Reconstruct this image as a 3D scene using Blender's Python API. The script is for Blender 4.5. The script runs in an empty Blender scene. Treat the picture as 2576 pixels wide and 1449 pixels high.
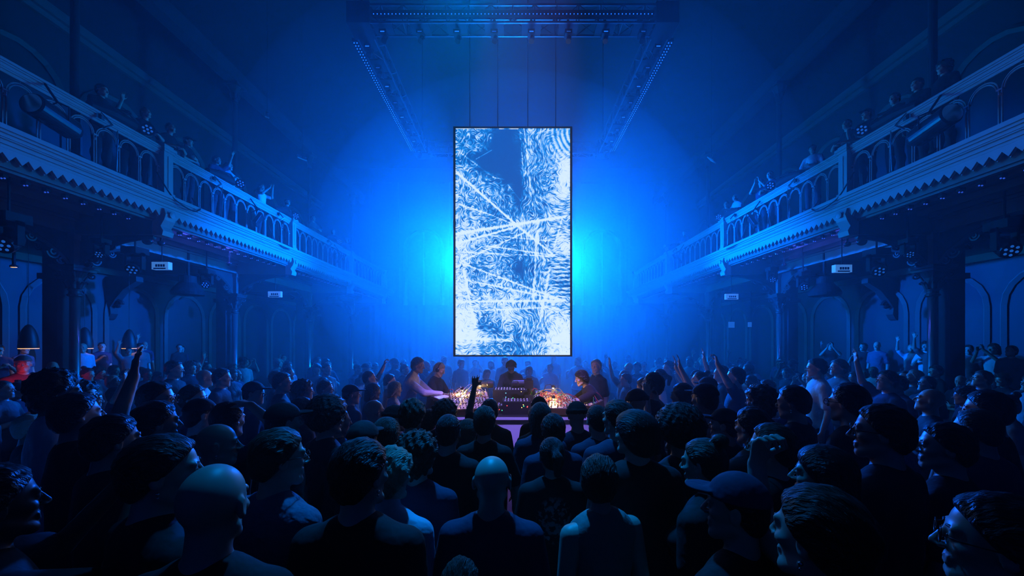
import bpy, math, random
import numpy as np
from mathutils import Vector, Matrix, Euler

# ---------------------------------------------------------------- camera, haze, exposure
SC = bpy.context.scene
COL = SC.collection
CAMZ = 2.2            # eye height of the photographer
F = 1000.0            # focal length in pixels of the 2576 px wide frame
HX, HY = 1290.0, 862.0

def P(x, y, Z):
    """Where the ray through photo pixel x, y meets the plane Y = Z in the hall."""
    return Vector(((x - HX) * Z / F, Z, CAMZ - (y - HY) * Z / F))

cd = bpy.data.cameras.new('camera')
cam = bpy.data.objects.new('camera', cd)
COL.objects.link(cam)
cam.location = (0, 0, CAMZ)
cam.rotation_euler = (math.pi / 2, 0, 0)
cd.sensor_width = 36.0
cd.lens = 36.0 * F / 2576.0
cd.shift_x = (1288.0 - HX) / 2576.0
cd.shift_y = (HY - 724.5) / 2576.0
cd.clip_start = 0.05
cd.clip_end = 200
SC.camera = cam
SC.view_settings.view_transform = 'Standard'
SC.view_settings.look = 'None'
SC.view_settings.exposure = 0.0
SC.view_settings.gamma = 1.0
SC.view_settings.use_curve_mapping = False
cy = SC.cycles
cy.max_bounces = 2
cy.diffuse_bounces = 1
cy.glossy_bounces = 1
cy.transmission_bounces = 2
cy.volume_bounces = 0
cy.use_denoising = True
cy.use_adaptive_sampling = True
cy.use_light_tree = False
cy.adaptive_threshold = 0.05
cy.caustics_reflective = False
cy.caustics_refractive = False
cy.sample_clamp_indirect = 4

W = bpy.data.worlds.new('hall_air')
SC.world = W
W.use_nodes = True
nt = W.node_tree
nt.nodes.clear()
wo = nt.nodes.new('ShaderNodeOutputWorld')
bg = nt.nodes.new('ShaderNodeBackground')
bg.inputs['Color'].default_value = (0, 0, 0, 1)
bg.inputs['Strength'].default_value = 0
nt.links.new(bg.outputs[0], wo.inputs['Surface'])
def lamp(name, kind, loc, energy, color, radius=0.1, aim=None, size=0.8, blend=0.6, sx=1, sy=1):
    l = bpy.data.lights.new(name, kind)
    l.energy = energy
    l.color = color
    if kind in ('POINT', 'SPOT'):
        l.shadow_soft_size = radius
    if kind == 'SPOT':
        l.spot_size = size
        l.spot_blend = blend
    if kind == 'AREA':
        l.shape = 'RECTANGLE'
        l.size = sx
        l.size_y = sy
    o = bpy.data.objects.new(name, l)
    COL.objects.link(o)
    o.location = loc
    if aim is not None:
        o.rotation_euler = (Vector(aim) - Vector(loc)).to_track_quat('-Z', 'Y').to_euler()
    return o

BLUE = (0.0, 0.115, 1.0)
CYAN = (0.0, 0.26, 1.0)
VIOLET = (0.28, 0.18, 1.0)
# unseen blue lights added behind the hanging screen to make the haze glow
lamp('unseen_back_light', 'POINT', (0.0, 15.5, 4.6), 2800, CYAN, 0.5)
lamp('unseen_back_light', 'SPOT', (0.0, 25.0, 6.5), 42000, BLUE, 0.4, (0.0, 0.0, 3.0), 0.85, 1.0)
lamp('unseen_back_light', 'SPOT', (-2.4, 24.0, 7.0), 34000, BLUE, 0.4, (-2.4, 0.0, 3.0), 0.75, 1.0)
lamp('unseen_back_light', 'SPOT', (2.4, 24.0, 7.0), 34000, BLUE, 0.4, (2.4, 0.0, 3.0), 0.75, 1.0)
lamp('added_balcony_light', 'SPOT', (-1.0, 13.6, 5.8), 24000, BLUE, 0.15, (7.4, 12.6, 5.0), 0.72, 1.0)  # unseen spots put in to brighten the balcony fronts
lamp('added_balcony_light', 'SPOT', (1.0, 13.6, 5.8), 24000, BLUE, 0.15, (-7.7, 12.6, 5.0), 0.72, 1.0)
lamp('added_rim_light', 'SPOT', (-0.6, 4.7, 7.6), 2500, CYAN, 0.10, (-0.1, 2.2, 1.6), 0.52, 1.0)  # unseen spot added above the view for rims on the near crowd
lamp('table_violet_light', 'SPOT', (0.3, 3.0, 8.4), 6500, VIOLET, 0.1, (0.0, 6.8, 1.1), 0.42, 0.5)
for s_ in (-1, 1):
    lamp('batten_glow', 'POINT', (s_*8.15, 11.4, 4.72), 14, (0.06, 0.10, 1.0), 0.1)
    lamp('batten_glow', 'POINT', (s_*8.15, 9.9, 4.72), 8, (0.06, 0.10, 1.0), 0.1)

# ---------------------------------------------------------------- materials
def mat(name, color, rough=0.6, metal=0.0, emit=None, estr=0.0, spec=0.5, noise=None, bump=None):
    m = bpy.data.materials.new(name)
    m.use_nodes = True
    t = m.node_tree
    b = t.nodes['Principled BSDF']
    b.inputs['Base Color'].default_value = (*color, 1)
    b.inputs['Roughness'].default_value = rough
    b.inputs['Metallic'].default_value = metal
    b.inputs['Specular IOR Level'].default_value = spec
    if emit:
        b.inputs['Emission Color'].default_value = (*emit, 1)
        b.inputs['Emission Strength'].default_value = estr
        m.cycles.emission_sampling = 'NONE'
    if noise or bump:
        tc = t.nodes.new('ShaderNodeTexCoord')
    if noise:                       # (scale, second colour)
        n = t.nodes.new('ShaderNodeTexNoise')
        n.inputs['Scale'].default_value = noise[0]
        n.inputs['Detail'].default_value = 4
        r = t.nodes.new('ShaderNodeMix')
        r.data_type = 'RGBA'
        r.inputs[6].default_value = (*color, 1)
        r.inputs[7].default_value = (*noise[1], 1)
        t.links.new(tc.outputs['Object'], n.inputs['Vector'])
        t.links.new(n.outputs['Fac'], r.inputs[0])
        t.links.new(r.outputs[2], b.inputs['Base Color'])
    if bump:                        # (scale, strength, distance)
        n2 = t.nodes.new('ShaderNodeTexNoise')
        n2.inputs['Scale'].default_value = bump[0]
        n2.inputs['Detail'].default_value = 3
        bp = t.nodes.new('ShaderNodeBump')
        bp.inputs['Strength'].default_value = bump[1]
        bp.inputs['Distance'].default_value = bump[2]
        if len(bump) > 3:           # stretched into strands
            mpg = t.nodes.new('ShaderNodeMapping')
            mpg.inputs['Scale'].default_value = bump[3]
            t.links.new(tc.outputs['Object'], mpg.inputs[0])
            t.links.new(mpg.outputs[0], n2.inputs['Vector'])
        else:
            t.links.new(tc.outputs['Object'], n2.inputs['Vector'])
        t.links.new(n2.outputs['Fac'], bp.inputs['Height'])
        t.links.new(bp.outputs['Normal'], b.inputs['Normal'])
    return m

M = {}
M['plaster'] = mat('painted_plaster', (0.065, 0.068, 0.075), 0.8, noise=(1.5, (0.05, 0.053, 0.06)))
M['dark_plaster'] = mat('dark_plaster', (0.05, 0.05, 0.06), 0.9, noise=(0.8, (0.03, 0.03, 0.04)))
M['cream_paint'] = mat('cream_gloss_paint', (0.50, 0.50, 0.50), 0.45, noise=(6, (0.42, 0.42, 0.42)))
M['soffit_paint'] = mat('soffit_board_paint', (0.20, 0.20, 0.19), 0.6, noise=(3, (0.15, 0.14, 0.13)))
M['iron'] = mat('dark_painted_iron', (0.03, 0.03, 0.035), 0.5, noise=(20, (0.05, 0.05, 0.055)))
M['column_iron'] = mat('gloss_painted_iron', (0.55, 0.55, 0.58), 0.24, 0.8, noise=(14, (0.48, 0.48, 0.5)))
M['black'] = mat('matt_black_metal', (0.012, 0.012, 0.014), 0.65, spec=0.2, noise=(30, (0.02, 0.02, 0.022)))
M['gloss_black'] = mat('gloss_black_housing', (0.02, 0.02, 0.025), 0.18, noise=(8, (0.03, 0.03, 0.035)))
M['alu'] = mat('truss_aluminium', (0.22, 0.22, 0.24), 0.35, 0.9, noise=(9, (0.15, 0.15, 0.16)))
M['floor'] = mat('dark_wood_floor', (0.05, 0.04, 0.035), 0.4, noise=(3, (0.03, 0.025, 0.02)))
M['cable'] = mat('black_cable_rubber', (0.01, 0.01, 0.01), 0.6, noise=(40, (0.02, 0.02, 0.02)))
M['lens'] = mat('lamp_lens_glass', (0.25, 0.35, 0.6), 0.1, emit=(0.02, 0.22, 1.0), estr=0.35)
M['led_dot'] = mat('led_pixel', (0.1, 0.2, 0.6), 0.3, emit=(0.01, 0.16, 1.0), estr=1.6)
M['chrome'] = mat('chrome', (0.6, 0.6, 0.62), 0.15, 1.0)
M['white_plastic'] = mat('white_plastic', (0.75, 0.76, 0.78), 0.4, noise=(12, (0.68, 0.69, 0.72)))
M['curtain'] = mat('heavy_curtain', (0.10, 0.10, 0.13), 0.9, noise=(2, (0.07, 0.07, 0.09)))

# ---------------------------------------------------------------- mesh helper
class MB:
    def __init__(s):
        s.v = []; s.f = []
    def add(s, vs, fs):
        o = len(s.v)
        s.v += [tuple(v) for v in vs]
        s.f += [tuple(i + o for i in f) for f in fs]
    def box(s, x0, x1, y0, y1, z0, z1):
        if x0 > x1: x0, x1 = x1, x0
        if y0 > y1: y0, y1 = y1, y0
        if z0 > z1: z0, z1 = z1, z0
        s.add([(x0,y0,z0),(x1,y0,z0),(x1,y1,z0),(x0,y1,z0),(x0,y0,z1),(x1,y0,z1),(x1,y1,z1),(x0,y1,z1)],
              [(0,3,2,1),(4,5,6,7),(0,1,5,4),(1,2,6,5),(2,3,7,6),(3,0,4,7)])
    def obox(s, c, size, rot):
        """box of given size centred at c, turned by euler rot"""
        R = Euler(rot).to_matrix()
        h = Vector(size) / 2
        vs = []
        for dz in (-1, 1):
            for dx, dy in ((-1,-1),(1,-1),(1,1),(-1,1)):
                vs.append(Vector(c) + R @ Vector((dx*h.x, dy*h.y, dz*h.z)))
        s.add(vs, [(0,3,2,1),(4,5,6,7),(0,1,5,4),(1,2,6,5),(2,3,7,6),(3,0,4,7)])
    def tube(s, path, r, n=6, cap=True, flat=1.0, closed=False):
        path = [Vector(p) for p in path]
        m = len(path)
        rr = r if isinstance(r, (list, tuple)) else [r] * m
        up = None
        vs = []
        for i, p in enumerate(path):
            a = path[max(i-1, 0)] if not closed else path[(i-1) % m]
            b = path[min(i+1, m-1)] if not closed else path[(i+1) % m]
            t = (b - a)
            t = t.normalized() if t.length > 1e-9 else Vector((0, 0, 1))
            if up is None:
                up = Vector((0, 0, 1)) if abs(t.z) < 0.9 else Vector((1, 0, 0))
            u = t.cross(up)
            if u.length < 1e-6:
                u = t.orthogonal()
            u.normalize()
            w = u.cross(t).normalized()
            up = w
            for k in range(n):
                an = 2 * math.pi * k / n
                vs.append(p + u * (math.cos(an) * rr[i]) + w * (math.sin(an) * rr[i] * flat))
        fs = []
        for i in range(m if closed else m - 1):
            j = (i + 1) % m
            for k in range(n):
                k2 = (k + 1) % n
                fs.append((i*n+k, i*n+k2, j*n+k2, j*n+k))
        if cap and not closed:
            fs.append(tuple(range(n))[::-1])
            fs.append(tuple((m-1)*n + k for k in range(n)))
        s.add(vs, fs)
    def lathe(s, prof, c, n=16, axis=(0, 0, 1)):
        """prof: list of (radius, height) along axis from c"""
        c = Vector(c)
        q = Vector((0, 0, 1)).rotation_difference(Vector(axis).normalized())
        vs = []
        for r, h in prof:
            for k in range(n):
                a = 2 * math.pi * k / n
                vs.append(c + q @ Vector((math.cos(a)*r, math.sin(a)*r, h)))
        fs = []
        for i in range(len(prof) - 1):
            for k in range(n):
                k2 = (k + 1) % n
                fs.append((i*n+k, i*n+k2, (i+1)*n+k2, (i+1)*n+k))
        fs.append(tuple(range(n))[::-1])
        fs.append(tuple((len(prof)-1)*n + k for k in range(n)))
        s.add(vs, fs)
    def prism(s, pts, fa, fb):
        """pts 2-D polygon; fa/fb map a 2-D point to the two end caps in 3-D"""
        n = len(pts)
        s.add([fa(p) for p in pts] + [fb(p) for p in pts],
              [tuple(range(n))[::-1], tuple(range(n, 2*n))] +
              [(i, (i+1) % n, n + (i+1) % n, n + i) for i in range(n)])
    def ell(s, c, r, nu=12, nv=8):
        c = Vector(c)
        r = Vector(r) if not isinstance(r, (int, float)) else Vector((r, r, r))
        vs = [c + Vector((0, 0, -r.z))]
        for j in range(1, nv):
            ph = -math.pi/2 + math.pi * j / nv
            for k in range(nu):
                a = 2 * math.pi * k / nu
                vs.append(c + Vector((math.cos(ph)*math.cos(a)*r.x, math.cos(ph)*math.sin(a)*r.y, math.sin(ph)*r.z)))
        vs.append(c + Vector((0, 0, r.z)))
        fs = [(0, 1 + (k+1) % nu, 1 + k) for k in range(nu)]
        for j in range(nv - 2):
            for k in range(nu):
                k2 = (k + 1) % nu
                fs.append((1+j*nu+k, 1+j*nu+k2, 1+(j+1)*nu+k2, 1+(j+1)*nu+k))
        t = len(vs) - 1
        fs += [(1+(nv-2)*nu+k, 1+(nv-2)*nu+(k+1) % nu, t) for k in range(nu)]
        s.add(vs, fs)
    def mesh(s, name, smooth=False):
        me = bpy.data.meshes.new(name)
        me.from_pydata(s.v, [], s.f)
        if smooth:
            me.polygons.foreach_set('use_smooth', [True] * len(me.polygons))
        me.update()
        return me
    def build(s, name, m, parent=None, smooth=False, loc=(0, 0, 0)):
        me = s.mesh(name, smooth)
        me.materials.append(m)
        o = bpy.data.objects.new(name, me)
        COL.objects.link(o)
        o.location = loc
        if parent is not None:
            o.parent = parent
        return o

def tag(o, label, cat, group=None, kind=None):
    if label: o['label'] = label
    if cat: o['category'] = cat
    if group: o['group'] = group
    if kind: o['kind'] = kind
    return o

def thing(name, label, cat, loc=(0, 0, 0), rz=0.0, group=None):
    o = bpy.data.objects.new(name, None)
    o.empty_display_size = 0.1
    COL.objects.link(o)
    o.location = loc
    o.rotation_euler = (0, 0, rz)
    return tag(o, label, cat, group)

def struct(mb, name, m):
    o = mb.build(name, m)
    o['kind'] = 'structure'
    return o

def copy_tree(o, parent=None):
    c = o.copy()
    COL.objects.link(c)
    c.parent = parent
    for ch in list(o.children):
        copy_tree(ch, c)
    return c

# ---------------------------------------------------------------- stage haze: thick around the rig, thinner towards the walls
def haze(c, r, density, label):
    m = bpy.data.materials.new('stage_haze')
    m.use_nodes = True
    t = m.node_tree
    t.nodes.clear()
    o_ = t.nodes.new('ShaderNodeOutputMaterial')
    v_ = t.nodes.new('ShaderNodeVolumeScatter')
    v_.inputs['Color'].default_value = (0.9, 0.95, 1, 1)
    v_.inputs['Density'].default_value = density
    v_.inputs['Anisotropy'].default_value = 0.6
    t.links.new(v_.outputs[0], o_.inputs['Volume'])
    b = MB(); b.ell((0, 0, 0), r, 48, 32)
    o = b.build('haze', m, loc=c)
    tag(o, label, 'haze', kind='stuff')
for k_, den, lab in ((1.0, 0.006, 'thin blue stage haze filling the hall between the balconies'),
                     (0.84, 0.007, 'blue stage haze reaching in from the balcony fronts'),
                     (0.69, 0.009, 'blue stage haze drifting around the screen, the players and the truss'),
                     (0.54, 0.014, 'thick blue stage haze glowing right behind the hanging screen')):
    haze((0, 15.2 - 0.6*k_, 4.6), (12.0*k_, 15.0*k_, 9.8*k_+0.6*(1-k_)), den, lab)

# ---------------------------------------------------------------- the hall
XL, XR = -12.6, 12.2          # aisle walls
YB, YF = 26.0, -5.0           # far wall, wall behind the photographer
CEIL = 13.6
b = MB(); b.box(XL-0.3, XR+0.3, YF-0.3, YB+0.3, -0.3, 0); struct(b, 'floor', M['floor'])
b = MB(); b.box(XL-0.3, XR+0.3, YF-0.3, YB+0.3, CEIL, CEIL+0.3); struct(b, 'ceiling', M['dark_plaster'])
b = MB(); b.box(XL-0.3, XL, YF, YB, 0, CEIL); struct(b, 'wall_left', M['plaster'])
b = MB(); b.box(XR, XR+0.3, YF, YB, 0, CEIL); struct(b, 'wall_right', M['plaster'])
b = MB(); b.box(XL, XR, YB, YB+0.3, 0, CEIL); struct(b, 'wall_back', M['plaster'])
b = MB(); b.box(XL, XR, YF-0.3, YF, 0, CEIL); struct(b, 'wall_front', M['dark_plaster'])

def arch_path(y0, y1, z0, z1, x, n=10):
    r = (y1 - y0) / 2
    pts = [(x, y0, z0), (x, y0, z1 - r)]
    for i in range(1, n):
        a = math.pi * (1 - i / n)
        pts.append((x, (y0+y1)/2 + math.cos(a)*r, z1 - r + math.sin(a)*r))
    return pts + [(x, y1, z1 - r), (x, y1, z0)]

TRIM = [0]
def trim(mb, m):
    TRIM[0] += 1
    return struct(mb, 'trim_%d' % TRIM[0], m)

for sx, XW in ((-1, XL), (1, XR)):
    b = MB()                                  # rows of round-headed wall panels
    y = 6.0
    while y < 25:
        b.tube(arch_path(y, y+1.75, 0.2, 4.0, XW - sx*0.04), 0.07, 4)
        y += 2.1
    y = 6.4
    while y < 25:
        b.tube(arch_path(y, y+2.2, 5.6, 9.9, XW - sx*0.05), 0.09, 4)
        y += 2.55
    trim(b, M['soffit_paint'])
    b = MB()                                  # cornices along the aisle wall
    b.box(XW, XW - sx*0.16, YF, YB, 4.30, 4.48)
    b.box(XW, XW - sx*0.22, YF, YB, 11.05, 11.3)
    b.box(XW, XW - sx*0.12, YF, YB, 10.9, 11.05)
    trim(b, M['soffit_paint'])
    b = MB()                                  # dark upper wall above the aisle cornice
    b.box(XW, XW - sx*0.06, YF, YB, 11.3, CEIL)
    trim(b, M['dark_plaster'])
# far wall: tall round-headed windows and vertical piers seen through the haze
b = MB()
for x0, x1, zt in ((-7.0,-4.6,9.5), (-3.9,-1.3,11.0), (1.3,3.9,11.0), (4.6,7.0,9.5)):
    r = (x1-x0)/2
    pts = [(x0, YB-0.06, 4.0), (x0, YB-0.06, zt-r)]
    for i in range(1, 12):
        a = math.pi*(1-i/12)
        pts.append(((x0+x1)/2+math.cos(a)*r, YB-0.06, zt-r+math.sin(a)*r))
    pts += [(x1, YB-0.06, zt-r), (x1, YB-0.06, 4.0)]
    b.tube(pts, 0.14, 4)
    b.box(x0+r-0.06, x0+r+0.06, YB-0.1, YB, 4.0, zt)
trim(b, M['cream_paint'])
b = MB()
for x in (-9.4, -7.6, -4.25, -1.0, 1.0, 4.25, 7.6, 9.4):
    b.box(x-0.16, x+0.16, YB-0.28, YB, 0, 12.6)
b.box(XL, XR, YB-0.3, YB, 12.6, 12.9)
trim(b, M['plaster'])
# heavy curtain across the lower end of the hall
b = MB()
n = 260
vs, fs = [], []
for i in range(n+1):
    x = -9.2 + 18.4*i/n
    yy = YB - 0.55 + 0.09*math.sin(i*0.95) + 0.04*math.sin(i*0.37)
    vs += [(x, yy, 0.02), (x, yy, 4.6)]
for i in range(n):
    fs.append((2*i, 2*i+2, 2*i+3, 2*i+1))
b.add(vs, fs)
o = b.build('curtain', M['curtain'], smooth=True)
tag(o, 'dark pleated curtain across the far end of the hall', 'curtain')

# ---------------------------------------------------------------- balconies
FLOORZ = 5.44
BAYS = [-1.35, 3.75, 8.85, 13.95, 19.05, 24.15]
FX = {-1: 7.72, 1: 7.40}          # distance of the balcony front from the middle
CX = {-1: 9.75, 1: 9.35}          # distance of the columns

def moulding(mb, X, sx, y0, y1, steps):
    """steps: (projection towards the hall, z0, z1)"""
    for pr, z0, z1 in steps:
        mb.box(sx*(X - pr), sx*(X + 0.25), y0, y1, z0, z1)

def balcony(sx):
    X = FX[sx]
    side = 'left' if sx < 0 else 'right'
    root = thing('balcony', 'white painted balcony gallery with arched railing on the %s side of the hall' % side,
                 'balcony', (0, 0, 0))
    Y0, Y1 = -1.35, 25.2
    XW = abs(XL if sx < 0 else XR)
    b = MB(); b.box(sx*(X+0.02), sx*(XW-0.005), Y0, Y1, 5.06, 5.42)
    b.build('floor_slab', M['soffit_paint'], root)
    b = MB()
    moulding(b, X, sx, Y0, Y1, [(0.20, 5.37, 5.44), (0.16, 5.33, 5.37), (0.12, 5.28, 5.33), (0.10, 5.26, 5.28), (0.06, 5.20, 5.26), (0.03, 5.17, 5.20), (0.05, 5.145, 5.17)])
    b.build('cornice', M['cream_paint'], root)
    # saw-tooth valance, one run per bay
    for i in range(len(BAYS)-1):
        ya, yb = BAYS[i]+0.14, min(BAYS[i+1]-0.14, Y1)
        n = max(2, int(round((yb-ya)/0.16)))
        pts = [(ya, 5.15)]
        for k in range(n):
            a = ya + (yb-ya)*k/n; c = ya + (yb-ya)*(k+1)/n
            pts += [(a, 5.065), ((a+c)/2, 4.965)]
        pts += [(yb, 5.065), (yb, 5.15)]
        b = MB()
        for k in range(n):
            a = ya + (yb-ya)*k/n; c = ya + (yb-ya)*(k+1)/n
            b.prism([(a, 5.15), (a, 5.07), ((a+c)/2, 4.965), (c, 5.07), (c, 5.15)],
                    lambda p: (sx*(X-0.045), p[0], p[1]), lambda p: (sx*(X-0.015), p[0], p[1]))
            b.prism([(a, 5.10), (a, 5.065), ((a+c)/2, 4.95), (c, 5.065), (c, 5.10)],
                    lambda p: (sx*(X-0.012), p[0], p[1]), lambda p: (sx*(X+0.008), p[0], p[1]))
        b.build('valance', M['cream_paint'], root)
        # handrail and arcade
        b = MB()
        ra, rb = BAYS[i]+0.13, min(BAYS[i+1]-0.13, Y1)
        for hw, z0, z1 in ((0.10, 6.47, 6.51), (0.075, 6.445, 6.47), (0.05, 6.40, 6.445), (0.035, 6.375, 6.40)):
            b.box(sx*(X+0.06-hw), sx*(X+0.06+hw), ra, rb, z0, z1)
        b.build('handrail', M['cream_paint'], root)
        b = MB()
        na = 11
        xx = sx*(X+0.06)
        w = (rb-ra)/na
        for k in range(na+1):
            yc = ra + w*k
            d = 0.0 if 0 < k < na else 0.0
            for off in (-0.022, 0.022):
                b.tube([(xx, yc+off, 5.44), (xx, yc+off, 6.06)], 0.011, 6)
            b.box(xx-0.03, xx+0.03, yc-0.042, yc+0.042, 5.44, 5.50)
            b.lathe([(0.012, 0), (0.026, 0.01), (0.026, 0.03), (0.012, 0.04)], (xx, yc, 5.98), 8)
            b.box(xx-0.022, xx+0.022, yc-0.036, yc+0.036, 6.06, 6.085)
        for k in range(na):
            yc = ra + w*(k+0.5)
            for rad in (w/2-0.022, w/2-0.052):
                pts = [(xx, yc - math.cos(math.pi*q/12)*rad, 6.07 + math.sin(math.pi*q/12)*rad*1.08) for q in range(13)]
                b.tube(pts, 0.011, 5)
            b.tube([(xx, yc-0.02, 6.07+(w/2)*1.05), (xx, yc-0.02, 6.38)], 0.008, 4)
        b.box(xx-0.012, xx+0.012, ra, rb, 6.33, 6.375)
        b.build('railing_arcade', M['cream_paint'], root)
        # soffit boards and the inner dark fascia behind the valance
        b = MB()
        b.box(sx*(X+0.10), sx*(X+0.16), ya-0.14, yb+0.14, 4.90, 5.06)
        b.box(sx*(X+0.16), sx*(X+0.20), ya-0.14, yb+0.14, 4.86, 4.92)
        b.box(sx*(X+0.75), sx*(X+0.83), ya+0.1, yb-0.1, 4.93, 5.06)
        b.box(sx*(X+1.35), sx*(X+1.43), ya+0.1, yb-0.1, 4.93, 5.06)
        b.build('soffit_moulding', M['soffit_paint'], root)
    for Y in BAYS[1:]:
        b = MB()
        b.box(sx*(X-0.06), sx*(X+0.20), Y-0.115, Y+0.115, 5.44, 6.44)
        b.box(sx*(X-0.085), sx*(X+0.22), Y-0.14, Y+0.14, 5.44, 5.53)
        b.box(sx*(X-0.085), sx*(X+0.22), Y-0.135, Y+0.135, 6.42, 6.47)
        b.box(sx*(X-0.11), sx*(X+0.24), Y-0.165, Y+0.165, 6.47, 6.53)
        b.box(sx*(X-0.07), sx*(X+0.20), Y-0.12, Y+0.12, 6.53, 6.58)
        b.box(sx*(X-0.072), sx*(X-0.06), Y-0.022, Y+0.022, 5.62, 6.34)
        b.build('rail_post', M['cream_paint'], root)
        b = MB()                                # console under each post
        pts = [(0, 5.15), (0, 4.56), (-0.05, 4.56), (-0.08, 4.66), (-0.02, 4.76), (-0.10, 4.90), (-0.14, 5.02), (-0.10, 5.15)]
        b.prism([(q[0], q[1]) for q in pts], lambda p: (sx*(X+0.02+p[0]), Y-0.14, p[1]), lambda p: (sx*(X+0.02+p[0]), Y+0.14, p[1]))
        b.box(sx*X, sx*(X+0.18), Y-0.14, Y+0.14, 4.56, 5.15)
        b.lathe([(0.001, 0), (0.07, 0), (0.07, 0.02), (0.03, 0.03), (0.001, 0.03)], (sx*(X-0.13), Y, 5.03), 16, (-sx, 0, 0))
        b.build('console', M['cream_paint'], root)
    # lengthwise beam over the columns and cross beams out to the front
    C = CX[sx]
    b = MB()
    b.box(sx*(C-0.11), sx*(C+0.11), Y0, Y1, 4.62, 5.06)
    b.box(sx*(C-0.15), sx*(C+0.15), Y0, Y1, 4.60, 4.64)
    b.box(sx*(C-0.16), sx*(C+0.16), Y0, Y1, 4.86, 4.90)
    b.box(sx*(C-0.20), sx*(C+0.20), Y0, Y1, 4.93, 5.06)
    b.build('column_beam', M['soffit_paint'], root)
    for Y in BAYS[2:]:
        b = MB()
        b.box(sx*(X+0.10), sx*(C), Y-0.10, Y+0.10, 4.60, 5.06)
        b.box(sx*(X+0.10), sx*(C), Y-0.13, Y+0.13, 4.58, 4.62)
        b.box(sx*C, sx*(XW), Y-0.10, Y+0.10, 4.60, 5.06)
        b.build('cross_beam', M['soffit_paint'], root)
    return root

for sx in (-1, 1):
    balcony(sx)

# ---------------------------------------------------------------- columns
def scroll(mb, c, r0, turns, ax, r, z_flip=1, start=0.0):
    """flat spiral of tube in the plane spanned by ax and z"""
    c = Vector(c); ax = Vector(ax)
    pts = []
    n = int(turns*14)
    for i in range(n+1):
        t = i/n
        a = start + t*turns*2*math.pi
        rad = r0*(1-0.82*t)
        pts.append(c + ax*math.cos(a)*rad + Vector((0, 0, 1))*math.sin(a)*rad*z_flip)
    mb.tube(pts, r, 6)

def column(sx, Y, label):
    C = CX[sx]
    X = sx*C
    root = thing('iron_column', label, 'column', (X, Y, 0), 0, 'slender iron columns under the balconies')
    b = MB()
    b.lathe([(0.20, 0.0), (0.20, 0.18), (0.15, 0.22), (0.12, 0.34), (0.125, 0.9), (0.09, 1.0), (0.088, 3.24)], (0, 0, 0), 24)
    b.build('shaft', M['column_iron'], root, smooth=True)
    b = MB()
    b.lathe([(0.095, 3.22), (0.13, 3.24), (0.13, 3.27), (0.10, 3.29), (0.10, 3.35), (0.12, 3.36), (0.12, 3.38), (0.10, 3.40),
             (0.11, 3.50), (0.14, 3.64), (0.21, 3.76), (0.23, 3.78)], (0, 0, 0), 20)
    b.box(-0.27, 0.27, -0.27, 0.27, 3.84, 3.90)
    b.box(-0.24, 0.24, -0.24, 0.24, 3.78, 3.84)
    for k in range(8):                       # two tiers of curled leaves
        a = k*math.pi/4
        d = Vector((math.cos(a), math.sin(a), 0))
        pts = [d*0.11 + Vector((0,0,3.40)), d*0.14+Vector((0,0,3.50)), d*0.19+Vector((0,0,3.56)), d*0.21+Vector((0,0,3.53)), d*0.19+Vector((0,0,3.50))]
        b.tube(pts, [0.03, 0.034, 0.028, 0.018, 0.01], 6, flat=0.5)
    for k in range(4):
        a = k*math.pi/2 + math.pi/4
        d = Vector((math.cos(a), math.sin(a), 0))
        scroll(b, d*0.27 + Vector((0,0,3.70)), 0.075, 1.4, d, 0.02, 1, math.pi/2)
        b.tube([d*0.12+Vector((0,0,3.52)), d*0.18+Vector((0,0,3.66)), d*0.27+Vector((0,0,3.775))], 0.022, 6)
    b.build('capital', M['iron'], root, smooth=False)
    b = MB()
    b.box(-0.15, 0.15, -0.15, 0.15, 3.90, 4.60)
    b.box(-0.18, 0.18, -0.18, 0.18, 4.46, 4.60)
    b.build('impost_block', M['soffit_paint'], root)
    # ornamental cast brackets running out under the beams
    L = C - FX[sx] - 0.25
    for d, ln, nm in ((Vector((-sx,0,0)), L, 'bracket'), (Vector((0,-1,0)), 1.35, 'bracket'), (Vector((0,1,0)), 1.35, 'bracket'), (Vector((sx,0,0)), 1.3, 'bracket')):
        b = MB()
        prof = [(0.15, 3.92)]
        for i in range(11):
            t = i/10
            prof.append((0.15+(ln-0.15)*t, 3.95+0.62*math.sin(t*math.pi/2)**0.7))
        prof += [(ln, 4.60), (0.15, 4.60)]
        up = Vector((0,0,1))
        sd = d.cross(up)*0.035
        b.prism(prof, lambda p: d*p[0]+up*p[1]-sd, lambda p: d*p[0]+up*p[1]+sd)
        pts = [d*(0.15+(ln-0.15)*t/12)+up*(3.93+0.62*math.sin(t/12*math.pi/2)**0.7) for t in range(13)]
        b.tube(pts, 0.05, 6)
        scroll(b, d*0.42+up*4.12, 0.13, 1.5, d, 0.03, -1, 0)
        scroll(b, d*0.80+up*4.36, 0.10, 1.5, d, 0.025, -1, 0)
        scroll(b, d*0.28+up*3.98, 0.09, 1.3, d, 0.03, -1, 0)
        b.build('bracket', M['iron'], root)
    # upper order standing on the balcony
    b = MB()
    b.lathe([(0.14, 5.42), (0.14, 5.6), (0.085, 5.7), (0.075, 10.6)], (0, 0, 0), 16)
    b.lathe([(0.08, 10.55), (0.11, 10.58), (0.09, 10.65), (0.12, 10.9), (0.22, 11.15)], (0, 0, 0), 16)
    b.box(-0.25, 0.25, -0.25, 0.25, 11.15, 11.24)
    for k in range(8):
        a = k*math.pi/4
        d = Vector((math.cos(a), math.sin(a), 0))
        b.tube([d*0.10+Vector((0,0,10.75)), d*0.16+Vector((0,0,10.9)), d*0.2+Vector((0,0,10.86))], [0.03,0.03,0.015], 6, flat=0.5)
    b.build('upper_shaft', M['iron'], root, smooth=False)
    return root

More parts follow.
